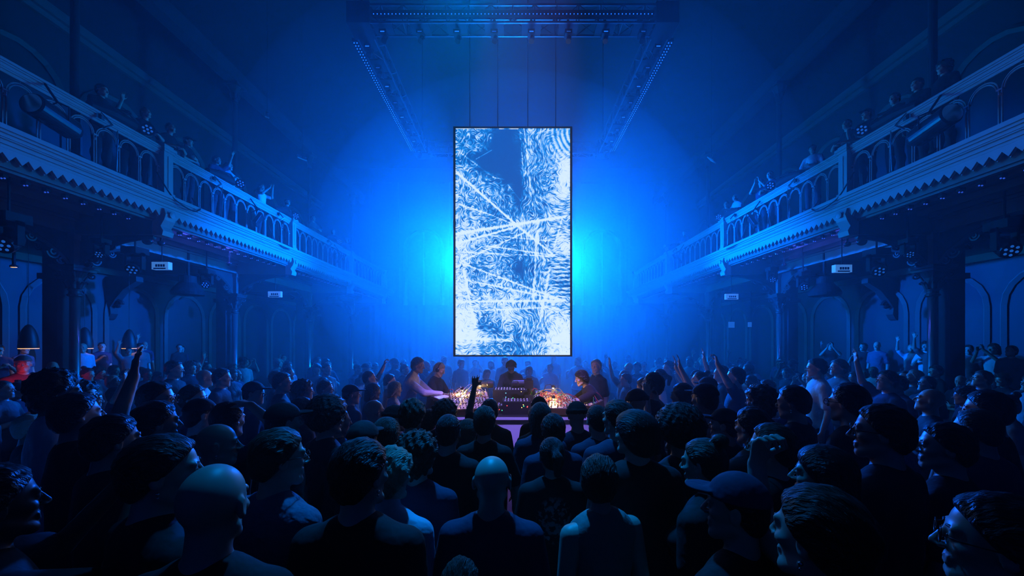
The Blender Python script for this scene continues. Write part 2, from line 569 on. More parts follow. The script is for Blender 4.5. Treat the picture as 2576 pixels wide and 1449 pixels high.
names = ['nearest the camera', 'second from the camera', 'third from the camera', 'farthest from the camera']
for sx in (-1, 1):
    for i, Y in enumerate(BAYS[2:]):
        column(sx, Y, 'slender iron column with leafy capital under the %s balcony, %s' % ('left' if sx < 0 else 'right', names[i]))
    b = MB()      # square service piers beside the columns
    for Y in BAYS[2:]:
        b.box(sx*(CX[sx]+0.22), sx*(CX[sx]+0.55), Y-0.15, Y+0.15, 0, 4.6)
        b.box(sx*(CX[sx]+0.16), sx*(CX[sx]+0.61), Y-0.2, Y+0.2, 3.6, 3.72)
    trim(b, M['dark_plaster'])
    b = MB()      # beam over the upper columns
    b.box(sx*(CX[sx]-0.2), sx*(CX[sx]+0.2), YF, YB, 11.24, 11.7)
    trim(b, M['dark_plaster'])
    b = MB()      # low raised step along the aisle where people stand
    b.box(sx*10.3, (XL if sx < 0 else XR), 4.0, YB-0.7, 0, 0.42)
    trim(b, M['floor'])

# ---------------------------------------------------------------- hanging screen
def screen_picture(w, h):
    """Flowing blue-white streaks, drawn by smearing noise along a swirling flow (line integral convolution)."""
    rs = np.random.RandomState(7)
    X, Y = np.meshgrid((np.arange(w)+0.5)/w, (np.arange(h)+0.5)/h*2.0)      # Y from the top, 0..2
    psi = 0.05*np.sin(9*X+3*np.sin(4*Y)) + 0.05*np.cos(7*Y+4*np.sin(5*X+1))
    for cx, cyy, a, s in ((0.12,0.06,0.25,0.14), (1.05,-0.05,0.55,0.35), (0.55,1.22,-0.16,0.12), (0.30,0.62,0.16,0.16), (0.42,1.62,-0.25,0.16), (0.45,1.90,0.2,0.14)):
        psi += a*np.exp(-((X-cx)**2+(Y-cyy)**2)/(2*s*s))
    for n_, a_ in ((7, 0.16), (13, 0.085), (26, 0.035)):
        g_ = rs.randn(2*n_+2, n_+2)
        qx, qy = X*n_, Y*n_
        jx, jy = qx.astype(int), qy.astype(int)
        ex, ey = qx-jx, qy-jy
        ex = ex**3*(ex*(6*ex-15)+10); ey = ey**3*(ey*(6*ey-15)+10)
        psi += a_*((g_[jy, jx]*(1-ex)+g_[jy, jx+1]*ex)*(1-ey) + (g_[jy+1, jx]*(1-ex)+g_[jy+1, jx+1]*ex)*ey)
    gy, gx = np.gradient(psi)
    sc = np.sqrt(gx**2+gy**2).mean()
    u, v = gy/sc, -gx/sc
    stem = 1/(1+np.exp((np.abs(X-0.66-0.03*np.sin(6*Y))-0.11)*50))
    v = v + 2.2*stem
    right = 1/(1+np.exp(-(X-0.84)*40))*((Y > 0.55) & (Y < 1.62))
    u = u + 3.0*right
    low = np.clip((Y-1.65)*4, 0, 1)*np.clip((0.35-X)*6, 0, 1)
    u = u + 2.0*low
    m = np.sqrt(u*u+v*v)+1e-6
    u, v = u/m, v/m
    noise2 = rs.rand(h, w)
    for ax in (0, 1):
        noise2 = (noise2 + np.roll(noise2, 1, ax) + np.roll(noise2, -1, ax))/3
    noise2 = (noise2-noise2.mean())/noise2.std()
    acc = noise2.copy()
    for sgn in (-1, 1):
        px, py = np.meshgrid(np.arange(w, dtype=float), np.arange(h, dtype=float))
        for st in range(7):
            ix = np.clip(px, 0, w-1).astype(int); iy = np.clip(py, 0, h-1).astype(int)
            px = px + sgn*u[iy, ix]; py = py + sgn*v[iy, ix]
            ix = np.clip(px, 0, w-1).astype(int); iy = np.clip(py, 0, h-1).astype(int)
            acc += noise2[iy, ix]
    acc = (acc-acc.mean())/acc.std()
    def blob(cx, cyy, sx_, sy_, ang=0.0):
        c, s_ = math.cos(ang), math.sin(ang)
        dx, dy = X-cx, Y-cyy
        return np.exp(-(((c*dx+s_*dy)/sx_)**2+((-s_*dx+c*dy)/sy_)**2))
    # coarse brightness of the picture, ten columns by twenty rows, in percent
    rows = """40 30 35 8 0 15 50 50 55 60|60 45 20 0 0 8 50 40 55 65|20 10 3 0 0 4 50 30 60 75|50 20 0 0 0 8 50 30 60 96|60 40 40 15 0 3 40 35 60 96|60 45 40 50 28 0 32 32 55 92
60 50 40 30 30 6 40 35 70 60|60 45 35 25 18 32 45 40 65 60|65 60 50 40 40 60 50 50 60 60|82 70 50 40 30 50 65 50 60 75|85 65 60 50 40 30 50 50 70 95|80 55 50 60 40 18 28 50 60 55
80 40 40 60 30 3 18 50 50 40|85 60 50 50 60 30 30 50 40 35|85 60 60 65 70 60 50 50 60 50|80 75 70 75 80 70 60 70 85 60|92 85 28 60 85 70 40 60 85 80|96 92 32 22 50 40 50 55 88 96
96 92 70 28 40 28 50 50 92 98|70 70 40 40 32 28 50 60 92 96"""
    G = np.array([[float(q) for q in r.split()] for r in rows.replace(chr(10), '|').split('|')])/100
    fx = np.clip(X*10-0.5, 0, 8.999); fy = np.clip(Y*10-0.5, 0, 18.999)
    ix, iy = fx.astype(int), fy.astype(int)
    tx, ty = fx-ix, fy-iy
    tx = tx*tx*(3-2*tx); ty = ty*ty*(3-2*ty)
    base = (G[iy, ix]*(1-tx)+G[iy, ix+1]*tx)*(1-ty) + (G[iy+1, ix]*(1-tx)+G[iy+1, ix+1]*tx)*ty
    slow = np.sin(23*X+9*np.sin(6*Y))*np.sin(19*Y+7*np.sin(5*X))
    base = np.clip(base, 0.0, 0.985)
    calm = np.clip(base*6, 0, 1)
    val = (np.log((base+0.004)/(1-base))+0.05)*0.52 + (0.55*acc + 0.15*slow)*calm
    # fine contour lines on the right
    cl = np.sin(150*(np.hypot(X-1.15, (Y-0.02)*1.0)))
    mk = blob(0.95,0.12,0.16,0.17)
    val += mk*(cl*0.6-0.45*acc)
    cl2 = np.sin(Y*170+7*X)
    val += (right*((Y > 1.15) & (Y < 1.5)))*(cl2*0.6)
    # straight white beams
    def beam(x0, y0, x1, y1, wd, a=1.4):
        nonlocal val
        dx, dy = x1-x0, y1-y0
        L = math.hypot(dx, dy)
        t = np.clip(((X-x0)*dx+(Y-y0)*dy)/L**2, 0, 1)
        d = np.hypot(X-(x0+t*dx), Y-(y0+t*dy))
        val = val + 1.5*a*np.exp(-(d/wd)**2)
    beam(0.0,0.38,0.54,0.86,0.008,1.8); beam(0.54,0.86,0.86,1.12,0.007,1.4); beam(0.03,0.67,0.30,0.76,0.006,1.0)
    beam(0.30,0.76,0.54,0.86,0.005,0.9)
    beam(0.0,0.93,0.95,0.78,0.010,1.4); beam(0.0,1.02,0.52,0.87,0.008,1.3); beam(0.25,0.94,0.9,1.0,0.005,0.7)
    beam(0.3,1.04,0.85,1.12,0.006,1.0); beam(0.06,1.17,0.6,0.92,0.006,0.9)
    beam(0.02,1.09,0.88,1.13,0.005,0.8); beam(0.93,0.80,0.86,1.05,0.006,0.7)
    beam(0.08,1.20,0.88,1.50,0.007,1.0); beam(0.1,1.34,0.95,1.52,0.007,0.8)
    beam(0.0,1.53,0.95,1.52,0.008,1.0); beam(0.07,1.25,0.17,1.75,0.010,0.8); beam(0.0,1.62,0.8,1.58,0.006,0.6)
    beam(0.72,0.8,0.68,1.5,0.010,0.7); beam(0.82,1.25,0.74,1.7,0.010,0.8); beam(0.20,1.86,0.50,1.87,0.012,0.7)
    beam(0.56,0.0,0.60,0.42,0.006,0.6); beam(0.60,0.0,0.66,0.55,0.006,0.6); beam(0.46,0.50,0.57,0.64,0.006,0.6)
    beam(0.05,0.22,0.33,0.43,0.007,0.7); beam(0.33,0.43,0.47,0.46,0.006,0.7); beam(0.18,0.27,0.32,0.19,0.004,1.0)
    val[:2, :int(w*0.28)] += 1.5
    val[:3, int(w*0.38):int(w*0.55)] += 2.2
    t = 1/(1+np.exp(-val*2.6))
    t = np.clip(t*1.06-0.02, 0, 1)
    lo = np.array([0.000, 0.090, 0.46]); mid = np.array([0.00, 0.34, 1.05]); hi = np.array([0.74, 0.93, 1.15])
    a = np.clip(t*2, 0, 1)[..., None]; c = np.clip(t*2-1, 0, 1)[..., None]
    rgb = (lo*(1-a)+mid*a)*(1-c) + hi*c
    return rgb

SW, SH = 440, 880
pic = screen_picture(SW, SH)
img = bpy.data.images.new('screen_picture', SW, SH, alpha=False, float_buffer=True)
px = np.ones((SH, SW, 4), dtype=np.float32)
px[..., :3] = pic[::-1]
img.colorspace_settings.name = 'Linear Rec.709'
img.pixels.foreach_set(px.ravel())
img.update()
img.pack()
ms = bpy.data.materials.new('led_screen_picture')
ms.use_nodes = True
t = ms.node_tree
t.nodes.clear()
uo = t.nodes.new('ShaderNodeOutputMaterial')
em = t.nodes.new('ShaderNodeEmission')
ti = t.nodes.new('ShaderNodeTexImage')
ti.image = img
ti.extension = 'EXTEND'
t.links.new(ti.outputs['Color'], em.inputs['Color'])
em.inputs['Strength'].default_value = 1.05
t.links.new(em.outputs[0], uo.inputs['Surface'])
SY = 9.2
sx0, sx1 = (1146-HX)*SY/F, (1434-HX)*SY/F
sz0, sz1 = CAMZ-(893-HY)*SY/F, CAMZ-(323-HY)*SY/F
root = thing('led_screen', 'tall upright LED screen hanging above the table, showing white streaks on blue', 'screen', ((sx0+sx1)/2, SY, sz0))
hw = (sx1-sx0)/2; hh = sz1-sz0
b = MB(); b.box(-hw-0.045, hw+0.045, 0.005, 0.13, -0.03, hh+0.03)
b.build('housing', M['black'], root)
b = MB()
for x0, x1, z0, z1 in ((-hw-0.05,-hw,-0.035,hh+0.035), (hw,hw+0.05,-0.035,hh+0.035), (-hw,hw,hh,hh+0.035), (-hw,hw,-0.035,0)):
    b.box(x0, x1, -0.02, 0.02, z0, z1)
b.build('frame', M['black'], root)
me = bpy.data.meshes.new('picture_panel')
me.from_pydata([(-hw,0,0),(hw,0,0),(hw,0,hh),(-hw,0,hh)], [], [(0,1,2,3)])
uv = me.uv_layers.new(name='UVMap')
for i, q in enumerate(((0,0),(1,0),(1,1),(0,1))):
    uv.data[i].uv = q
me.materials.append(ms)
o = bpy.data.objects.new('picture_panel', me); COL.objects.link(o); o.parent = root
b = MB()
for x in (-1.0, -0.35, 0.35, 1.0):
    b.tube([(x, 0.06, hh+0.03), (x, 0.06, CEIL-sz0-0.01)], 0.012, 5)
b.build('hanging_wire', M['black'], root)

# ---------------------------------------------------------------- square lighting truss
TZ = CAMZ + 6.2
TX = 3.0
TY0, TY1 = 7.9, 13.2
def truss_run(mb, p, q, s=0.17):
    p, q = Vector(p), Vector(q)
    d = (q-p).normalized()
    sd = Vector((0,0,1)).cross(d)
    up = Vector((0,0,1))
    cs = [sd*s+up*s, sd*s-up*s, -sd*s-up*s, -sd*s+up*s]
    for c in cs:
        mb.tube([p+c, q+c], 0.024, 6)
    L = (q-p).length
    n = int(L/0.42)
    for k in range(n+1):
        a = p+d*(L*k/n)
        for i in range(4):
            mb.tube([a+cs[i], a+cs[(i+1) % 4]], 0.010, 4)
        if k < n:
            e = p+d*(L*(k+1)/n)
            for i in range(4):
                j = (i+1) % 4
                mb.tube([a+cs[i], e+cs[j]] if k % 2 else [a+cs[j], e+cs[i]], 0.010, 4)
root = thing('lighting_truss', 'square aluminium lighting truss hanging above the table, edged with blue pixels', 'truss', (0, 0, 0))
ends = [((-TX,TY0,TZ+0.2),(TX,TY0,TZ+0.2)), ((-TX,TY1,TZ+0.2),(TX,TY1,TZ+0.2)), ((-TX,TY0,TZ+0.2),(-TX,TY1,TZ+0.2)), ((TX,TY0,TZ+0.2),(TX,TY1,TZ+0.2))]
for p, q in ends:
    b = MB(); truss_run(b, p, q); b.build('truss_beam', M['alu'], root)
    b = MB(); b2 = MB()
    pv, qv = Vector(p), Vector(q)
    d = (qv-pv).normalized(); L = (qv-pv).length
    across = abs(d.x) > 0.5
    out = Vector((0, -1 if p[1] < 10 else 1, 0)) if across else Vector((1 if p[0] > 0 else -1, 0, 0))
    a0 = pv + d*0.30 + out*0.26 + Vector((0,0,-0.08 if across else -0.16))
    a1 = qv - d*0.30 + out*0.26 + Vector((0,0,-0.08 if across else -0.16))
    hwv = out*0.05 + d*0
    mid = (a0+a1)/2
    if across: b.box(a0.x, a1.x, a0.y-0.03, a0.y+0.03, a0.z-0.05, a0.z+0.05)
    else: b.box(a0.x-0.06, a0.x+0.06, a0.y, a1.y, a0.z-0.02, a0.z+0.05)
    strip = b.build('pixel_strip', M['black'], root)
    n = 76 if across else 56
    for k in range(n):
        c = a0 + (a1-a0)*(k+0.5)/n
        if across:
            b2.ell(c+Vector((0,-0.035 if p[1] < 10 else 0.035,-0.03)), 0.011, 6, 4)
        else:
            b2.ell(c+Vector((0.03,0,-0.025)), 0.013, 6, 4); b2.ell(c+Vector((-0.03,0,-0.025)), 0.013, 6, 4)
    b2.build('pixel_dots', M['led_dot'], strip)
for x in (-TX, TX):
    for y in (TY0, TY1):
        b = MB()
        b.tube([(x, y, TZ+0.35), (x, y, CEIL-0.01)], 0.018, 5)
        b.box(x-0.22, x+0.22, y-0.22, y+0.22, TZ-0.01, TZ+0.41)
        b.build('corner_block', M['black'], root)

# ---------------------------------------------------------------- people: one continuous surface per body
def surface(gx, gy, gz, D):
    """Surface nets on a grid with uneven steps; D < 0 inside. Returns vertices and quads."""
    S = D < 0
    nx, ny, nz = D.shape
    cnt = np.zeros((nx-1, ny-1, nz-1), np.float32)
    acc = np.zeros((nx-1, ny-1, nz-1, 3), np.float32)
    corners = [(i, j, k) for i in (0, 1) for j in (0, 1) for k in (0, 1)]
    def sl(a, c):
        return a[c[0]:nx-1+c[0], c[1]:ny-1+c[1], c[2]:nz-1+c[2]]
    act = np.zeros((nx-1, ny-1, nz-1), bool)
    s0 = sl(S, (0, 0, 0))
    for c in corners[1:]:
        act |= sl(S, c) != s0
    I = np.argwhere(act)
    i0, j0, k0 = I[:, 0], I[:, 1], I[:, 2]
    P3 = np.zeros((len(I), 3)); C = np.zeros(len(I))
    for a in corners:
        for ax in range(3):
            if a[ax] == 1:
                continue
            bb = list(a); bb[ax] = 1
            da = D[i0+a[0], j0+a[1], k0+a[2]]; db = D[i0+bb[0], j0+bb[1], k0+bb[2]]
            m = (da < 0) != (db < 0)
            t = np.where(m, da/np.where(m, da-db, 1), 0)
            pa = np.stack([gx[i0+a[0]], gy[j0+a[1]], gz[k0+a[2]]], 1)
            pb = np.stack([gx[i0+bb[0]], gy[j0+bb[1]], gz[k0+bb[2]]], 1)
            P3 += np.where(m[:, None], pa+(pb-pa)*t[:, None], 0); C += m
    V = P3/C[:, None]
    idx = -np.ones((nx-1, ny-1, nz-1), np.int64)
    idx[i0, j0, k0] = np.arange(len(I))
    Q = []
    # edges along x: shared by cells (j-1,k-1),(j,k-1),(j,k),(j-1,k)
    e = S[:-1, 1:-1, 1:-1] != S[1:, 1:-1, 1:-1]
    q = np.argwhere(e); i, j, k = q[:, 0], q[:, 1]+1, q[:, 2]+1
    f = np.stack([idx[i, j-1, k-1], idx[i, j, k-1], idx[i, j, k], idx[i, j-1, k]], 1)
    f[~S[i, j, k]] = f[~S[i, j, k]][:, ::-1]; Q.append(f)
    e = S[1:-1, :-1, 1:-1] != S[1:-1, 1:, 1:-1]
    q = np.argwhere(e); i, j, k = q[:, 0]+1, q[:, 1], q[:, 2]+1
    f = np.stack([idx[i-1, j, k-1], idx[i-1, j, k], idx[i, j, k], idx[i, j, k-1]], 1)
    f[~S[i, j, k]] = f[~S[i, j, k]][:, ::-1]; Q.append(f)
    e = S[1:-1, 1:-1, :-1] != S[1:-1, 1:-1, 1:]
    q = np.argwhere(e); i, j, k = q[:, 0]+1, q[:, 1]+1, q[:, 2]
    f = np.stack([idx[i-1, j-1, k], idx[i, j-1, k], idx[i, j, k], idx[i-1, j, k]], 1)
    f[~S[i, j, k]] = f[~S[i, j, k]][:, ::-1]; Q.append(f)
    return V, np.concatenate(Q)

def np_mesh(name, V, Q):
    me = bpy.data.meshes.new(name)
    n = len(Q)
    me.vertices.add(len(V)); me.vertices.foreach_set('co', V.astype(np.float32).ravel())
    me.loops.add(4*n); me.loops.foreach_set('vertex_index', Q.astype(np.int32).ravel())
    me.polygons.add(n); me.polygons.foreach_set('loop_start', np.arange(0, 4*n, 4, dtype=np.int32))
    me.polygons.foreach_set('use_smooth', np.ones(n, bool))
    me.update(calc_edges=True)
    return me

class Field:
    """Distance field on a grid; shapes are blended in with a soft minimum."""
    def __init__(s, gx, gy, gz):
        s.g = (gx, gy, gz)
        s.D = np.full((len(gx), len(gy), len(gz)), 0.5, np.float32)
    def win(s, lo, hi):
        r = []
        for g, a, b_ in zip(s.g, lo, hi):
            i = max(0, np.searchsorted(g, a)-1); j = min(len(g), np.searchsorted(g, b_)+1)
            if j <= i: return None
            r.append(slice(i, j))
        return tuple(r)
    def put(s, fn, lo, hi, k, sub=False):
        w = s.win([a-0.03-k for a in lo], [a+0.03+k for a in hi])
        if w is None: return
        X = s.g[0][w[0]][:, None, None]; Y = s.g[1][w[1]][None, :, None]; Z = s.g[2][w[2]][None, None, :]
        d = fn(X, Y, Z)
        a = s.D[w]
        if sub:
            h = np.clip(0.5-0.5*(a+d)/k, 0, 1)
            s.D[w] = a*(1-h) + (-d)*h + k*h*(1-h)
        else:
            h = np.clip(0.5+0.5*(a-d)/k, 0, 1)
            s.D[w] = a*(1-h) + d*h - k*h*(1-h)
    def cap(s, p, q, r0, r1, k=0.02, sub=False, sq=(1, 1, 1)):
        p = np.array(p, float); q = np.array(q, float)
        d = q-p; L2 = max(float(d@d), 1e-9)
        def fn(X, Y, Z):
            t = np.clip(((X-p[0])*d[0]+(Y-p[1])*d[1]+(Z-p[2])*d[2])/L2, 0, 1)
            return np.sqrt(((X-p[0]-t*d[0])*sq[0])**2+((Y-p[1]-t*d[1])*sq[1])**2+((Z-p[2]-t*d[2])*sq[2])**2) - (r0+(r1-r0)*t)
        R = max(r0, r1)/min(sq)
        s.put(fn, np.minimum(p, q)-R, np.maximum(p, q)+R, k, sub)
    def ell(s, c, r, k=0.02, sub=False, R=None):
        c = np.array(c, float); r = np.array(r, float)
        RT = np.array(R).T if R is not None else np.eye(3)
        mr = float(r.min())
        def fn(X, Y, Z):
            x, y, z = X-c[0], Y-c[1], Z-c[2]
            a = (RT[0, 0]*x+RT[0, 1]*y+RT[0, 2]*z)/r[0]
            b_ = (RT[1, 0]*x+RT[1, 1]*y+RT[1, 2]*z)/r[1]
            c_ = (RT[2, 0]*x+RT[2, 1]*y+RT[2, 2]*z)/r[2]
            q = np.sqrt(a*a+b_*b_+c_*c_)
            q2 = np.sqrt((a/r[0])**2+(b_/r[1])**2+(c_/r[2])**2)
            return q*(q-1)/np.maximum(q2, 1e-6)
        e = float(r.max())
        s.put(fn, c-e, c+e, k, sub)

def axis_grid(lo, hi, coarse, fines, fine):
    out = [lo]
    x = lo
    while x < hi:
        st = coarse
        for a, b_ in fines:
            if a-coarse < x < b_: st = fine
        x += st
        out.append(x)
    return np.array(out, np.float32)

HC = np.array([0, 0.015, 1.635])       # centre of the head of a 1.75 m person facing +Y

def head_rot(pitch, yaw):
    return np.array(Euler((pitch, 0, yaw)).to_matrix())

def head_shapes(F_, hc, R, k=1.0):
    def T(p): return hc + R @ np.array(p, float)
    def E(p, r, kk, sub=False): F_.ell(T(p), r, kk, sub, R)
    E((0, -0.012, 0.028), (0.074, 0.093, 0.088), 0.02)
    E((0, 0.018, -0.036), (0.053, 0.064, 0.074), 0.03)
    F_.cap(T((-0.014, 0.064, -0.100)), T((0.014, 0.064, -0.100)), 0.017, 0.017, 0.025)
    for sg in (-1, 1):
        F_.cap(T((sg*0.052, 0.0, -0.060)), T((sg*0.020, 0.058, -0.098)), 0.014, 0.014, 0.02)
        E((sg*0.041, 0.058, -0.022), (0.018, 0.019, 0.014), 0.02)
    F_.cap(T((-0.038, 0.074, 0.022)), T((0.038, 0.074, 0.022)), 0.011, 0.011, 0.010)
    for sg in (-1, 1):
        E((sg*0.031, 0.094, 0.004), (0.017, 0.016, 0.011), 0.007, True)
        E((sg*0.031, 0.0745, 0.003), (0.0125, 0.0125, 0.0115), 0.0015)
    F_.cap(T((0, 0.084, 0.012)), T((0, 0.106, -0.028)), 0.0065, 0.0100, 0.008)
    for sg in (-1, 1):
        E((sg*0.0115, 0.094, -0.033), (0.0080, 0.011, 0.007), 0.004)
    F_.cap(T((-0.019, 0.077, -0.0600)), T((0.019, 0.077, -0.0600)), 0.0075, 0.0075, 0.005)
    F_.cap(T((0, 0.083, -0.0585)), T((0, 0.083, -0.0585)), 0.007, 0.007, 0.004)
    F_.cap(T((-0.014, 0.078, -0.0730)), T((0.014, 0.078, -0.0730)), 0.0085, 0.0085, 0.005)
    F_.cap(T((-0.022, 0.0865, -0.0665)), T((0.022, 0.0865, -0.0665)), 0.0028, 0.0028, 0.002, True)
    for sg in (-1, 1):
        E((sg*0.078, -0.010, -0.005), (0.010, 0.019, 0.032), 0.006)
        E((sg*0.087, -0.004, -0.002), (0.006, 0.010, 0.020), 0.004, True)

def hand_shapes(F_, wrist, d, n, side, curl=0.5, spread=0.15):
    """wrist point, direction d of the fingers, palm normal n, side +1/-1 where the thumb leaves"""
    d = np.array(d, float); d /= np.linalg.norm(d)
    n = np.array(n, float); n -= d*(n@d); n /= np.linalg.norm(n)
    t = np.cross(d, n)*side
    w = np.array(wrist, float)
    for a in (-0.028, -0.010, 0.010, 0.028):
        F_.cap(w+d*0.015+t*a*0.6, w+d*0.082+t*a, 0.014, 0.0125, 0.012)
    lens = (0.072, 0.080, 0.074, 0.058)
    for i, a in enumerate((0.030, 0.010, -0.011, -0.031)):
        p = w+d*0.085+t*a
        di = d + t*(a/0.03)*spread
        di /= np.linalg.norm(di)
        seg = lens[i]/3*1.15
        ang = 0.0
        r = 0.0090
        for sgm in range(3):
            ang += curl*(0.55 if sgm == 0 else 0.75)
            dd = di*math.cos(ang) + n*math.sin(ang)
            q = p + dd*seg*(1.15 if sgm == 0 else 0.9)
            F_.cap(p, q, r, r-0.0008, 0.004)
            p = q; r -= 0.0008
    p = w+d*0.022+t*0.024
    td = d*0.62+t*0.70+n*0.25
    td /= np.linalg.norm(td)
    q = p+td*0.045
    F_.cap(p, q, 0.013, 0.011, 0.010)
    td2 = d*0.85+t*0.25+n*(0.2+curl*0.5); td2 /= np.linalg.norm(td2)
    F_.cap(q, q+td2*0.038, 0.0105, 0.0090, 0.004)

def arms_of(pose):
    """joint positions (shoulder, elbow, wrist) for left and right"""
    return pose['arms']

BODYK = {}
def make_body(name, pose):
    """pose: arms [(shoulder, elbow, wrist, hand dir, palm normal, curl)], lean, head (pitch, yaw), fem, sleeves, fine"""
    fem = pose.get('fem', 0.0)
    lean = pose.get('lean', 0.0)            # forward bend of the trunk about the hips
    Rl = np.array(Euler((-lean, 0, 0)).to_matrix())
    hip = np.array([0, 0, 0.95])
    def B(p):                               # trunk point, bent about the hips
        p = np.array(p, float)
        return hip + Rl @ (p-hip) if p[2] > 0.95 else p
    R = head_rot(*pose.get('head', (0, 0)))
    nb = B((0, -0.02, 1.46))
    hc = nb + Rl @ (HC-np.array((0, -0.02, 1.46))) if lean else HC.copy()
    hc = nb + np.array(Euler((-lean*0.6+pose.get('head', (0, 0))[0]*0.5, 0, 0)).to_matrix()) @ (HC-np.array((0, -0.02, 1.46)))
    fine = pose.get('fine', 0.0062)
    coarse = pose.get('coarse', 0.017)
    pts = [hc]
    fx, fy, fz = [], [], []
    fx.append((hc[0]-0.115, hc[0]+0.115)); fy.append((hc[1]-0.13, hc[1]+0.135)); fz.append((hc[2]-0.14, hc[2]+0.14))
    allp = [hc, (0, 0, 0)]
    for a in pose['arms']:
        sh, el, wr, hd, pn, cu = a
        allp += [sh, el, wr, np.array(wr)+np.array(hd)*0.2]
        c = np.array(wr)+np.array(hd)/np.linalg.norm(hd)*0.09
        fx.append((c[0]-0.10, c[0]+0.10)); fy.append((c[1]-0.10, c[1]+0.10)); fz.append((c[2]-0.11, c[2]+0.11))
    allp = np.array([np.array(q, float) for q in allp])
    lo = allp.min(0)-0.16; hi = allp.max(0)+0.16
    lo[0] = min(lo[0], -0.34); hi[0] = max(hi[0], 0.34)
    lo[1] = min(lo[1], -0.25); hi[1] = max(hi[1], 0.30); lo[2] = -0.03
    gx = axis_grid(lo[0], hi[0], coarse, fx, fine)
    gy = axis_grid(lo[1], hi[1], coarse, fy, fine)
    gz = axis_grid(lo[2], hi[2], coarse, fz, fine)
    low = axis_grid(lo[2], 0.70, coarse*1.9, [], fine)
    gz = np.concatenate([low, gz[gz > low[-1]+0.004]])
    def trunk(F_, g):                        # g: growth for clothing
        sw = 0.165-0.02*fem
        F_.ell(B((0, -0.005, 1.27)), (0.155+g-0.012*fem, 0.112+g, 0.20), 0.05, R=Rl)
        F_.cap(B((-0.105, -0.015, 1.395)), B((0.105, -0.015, 1.395)), 0.062+g, 0.062+g, 0.05)
        F_.cap(B((-0.05, -0.02, 1.44)), B((0.05, -0.02, 1.44)), 0.055+g*0.8, 0.055+g*0.8, 0.05)
        F_.ell(B((0, 0.0, 1.08)), (0.145+g-0.01*fem, 0.105+g, 0.17), 0.05, R=Rl)
        F_.ell((0, -0.005, 0.93), (0.165+g+0.01*fem, 0.115+g, 0.13), 0.05)
        if fem:
            for sg in (-1, 1):
                F_.ell(B((sg*0.075, 0.085, 1.27)), (0.062+g, 0.055+g, 0.06), 0.03)
    def legs(F_, g, z0=0.0):
        for sg in (-1, 1):
            F_.cap((sg*0.085, 0.0, 0.88), (sg*0.10, 0.015, 0.50), 0.085+g, 0.058+g, 0.03)
            F_.cap((sg*0.10, 0.015, 0.50), (sg*0.11, -0.02, 0.10+z0), 0.056+g, 0.040+g, 0.02)
            F_.ell((sg*0.105, -0.025, 0.36), (0.055+g, 0.058+g, 0.12), 0.03)
    def arms(F_, g, frac=1.0):
        for sh, el, wr, hd, pn, cu in pose['arms']:
            sh, el, wr = (np.array(q, float) for q in (sh, el, wr))
            F_.cap(sh, el, 0.052+g, 0.040+g, 0.03) if frac >= 0.5 else F_.cap(sh, sh+(el-sh)*frac*2, 0.050+g, 0.044+g*1.4, 0.03)
            if frac > 0.5:
                e = el+(wr-el)*min(1, (frac-0.5)*2)
                F_.cap(el, e, 0.041+g, (0.041+(0.027-0.041)*min(1, (frac-0.5)*2))+g, 0.012)
    F_ = Field(gx, gy, gz)
    trunk(F_, 0.0); legs(F_, 0.0); arms(F_, 0.0)
    F_.cap(B((0, -0.02, 1.45)), hc+R @ np.array((0, -0.022, -0.055)), 0.058-0.008*fem, 0.052-0.008*fem, 0.035)
    for sg in (-1, 1):
        F_.cap((sg*0.11, -0.05, 0.045), (sg*0.125, 0.14, 0.035), 0.040, 0.036, 0.02)
    head_shapes(F_, hc, R)
    for i, (sh, el, wr, hd, pn, cu) in enumerate(pose['arms']):
        side = (1 if np.array(sh)[0] > 0 else -1)*pose.get('thumb', 1)
        hand_shapes(F_, wr, hd, pn, side, cu)
    body = np_mesh(name+'_body', *surface(gx, gy, gz, F_.D))
    # shirt
    sc = pose.get('shirt_coarse', 0.013)
    hx = 0.60
    allp2 = np.array([np.array(q, float) for a in pose['arms'] for q in (a[0], a[1], a[2])]+[B((0, 0, 1.5))])
    l2 = np.minimum(allp2.min(0)-0.10, (-0.32, -0.22, 0.74)); h2 = np.maximum(allp2.max(0)+0.10, (0.32, 0.24, 1.56))
    g3 = [np.arange(l2[i], h2[i], sc).astype(np.float32) for i in range(3)]
    F_ = Field(*g3)
    trunk(F_, 0.014)
    sl = pose.get('sleeve', 0.36)
    if sl > 0: arms(F_, 0.014, sl)
    F_.cap(B((-0.02, -0.02, 1.44)), B((0.02, -0.02, 1.455)), 0.062, 0.062, 0.03)
    if pose.get('collar'):
        F_.cap(B((0, -0.022, 1.47)), B((0, -0.018, 1.515)), 0.062, 0.060, 0.01)
    F_.cap((-0.05, -0.005, 0.90), (0.05, -0.005, 0.90), 0.128, 0.128, 0.03)
    F_.cap((-0.05, -0.005, 0.80), (0.05, -0.005, 0.90), 0.130, 0.130, 0.03)
    Z = g3[2][None, None, :]
    F_.D = np.maximum(F_.D, (0.83-Z)).astype(np.float32)
    if pose.get('vest'):
        for sg in (-1, 1):
            F_.cap(B((sg*0.20, -0.02, 1.38)), B((sg*0.19, -0.02, 1.52)), 0.055, 0.055, 0.02, True)
    shirt = np_mesh(name+'_shirt', *surface(*g3, F_.D))
    # trousers
    g4 = [np.arange(-0.30, 0.30, 0.016).astype(np.float32), np.arange(-0.22, 0.24, 0.016).astype(np.float32), np.arange(0.06, 1.08, 0.02).astype(np.float32)]
    F_ = Field(*g4)
    legs(F_, 0.014)
    F_.ell((0, -0.005, 0.93), (0.172+0.01*fem, 0.122, 0.13), 0.04)
    Z = g4[2][None, None, :]
    F_.D = np.maximum(np.maximum(F_.D, 0.075-Z), Z-1.0).astype(np.float32)
    trs = np_mesh(name+'_trousers', *surface(*g4, F_.D))
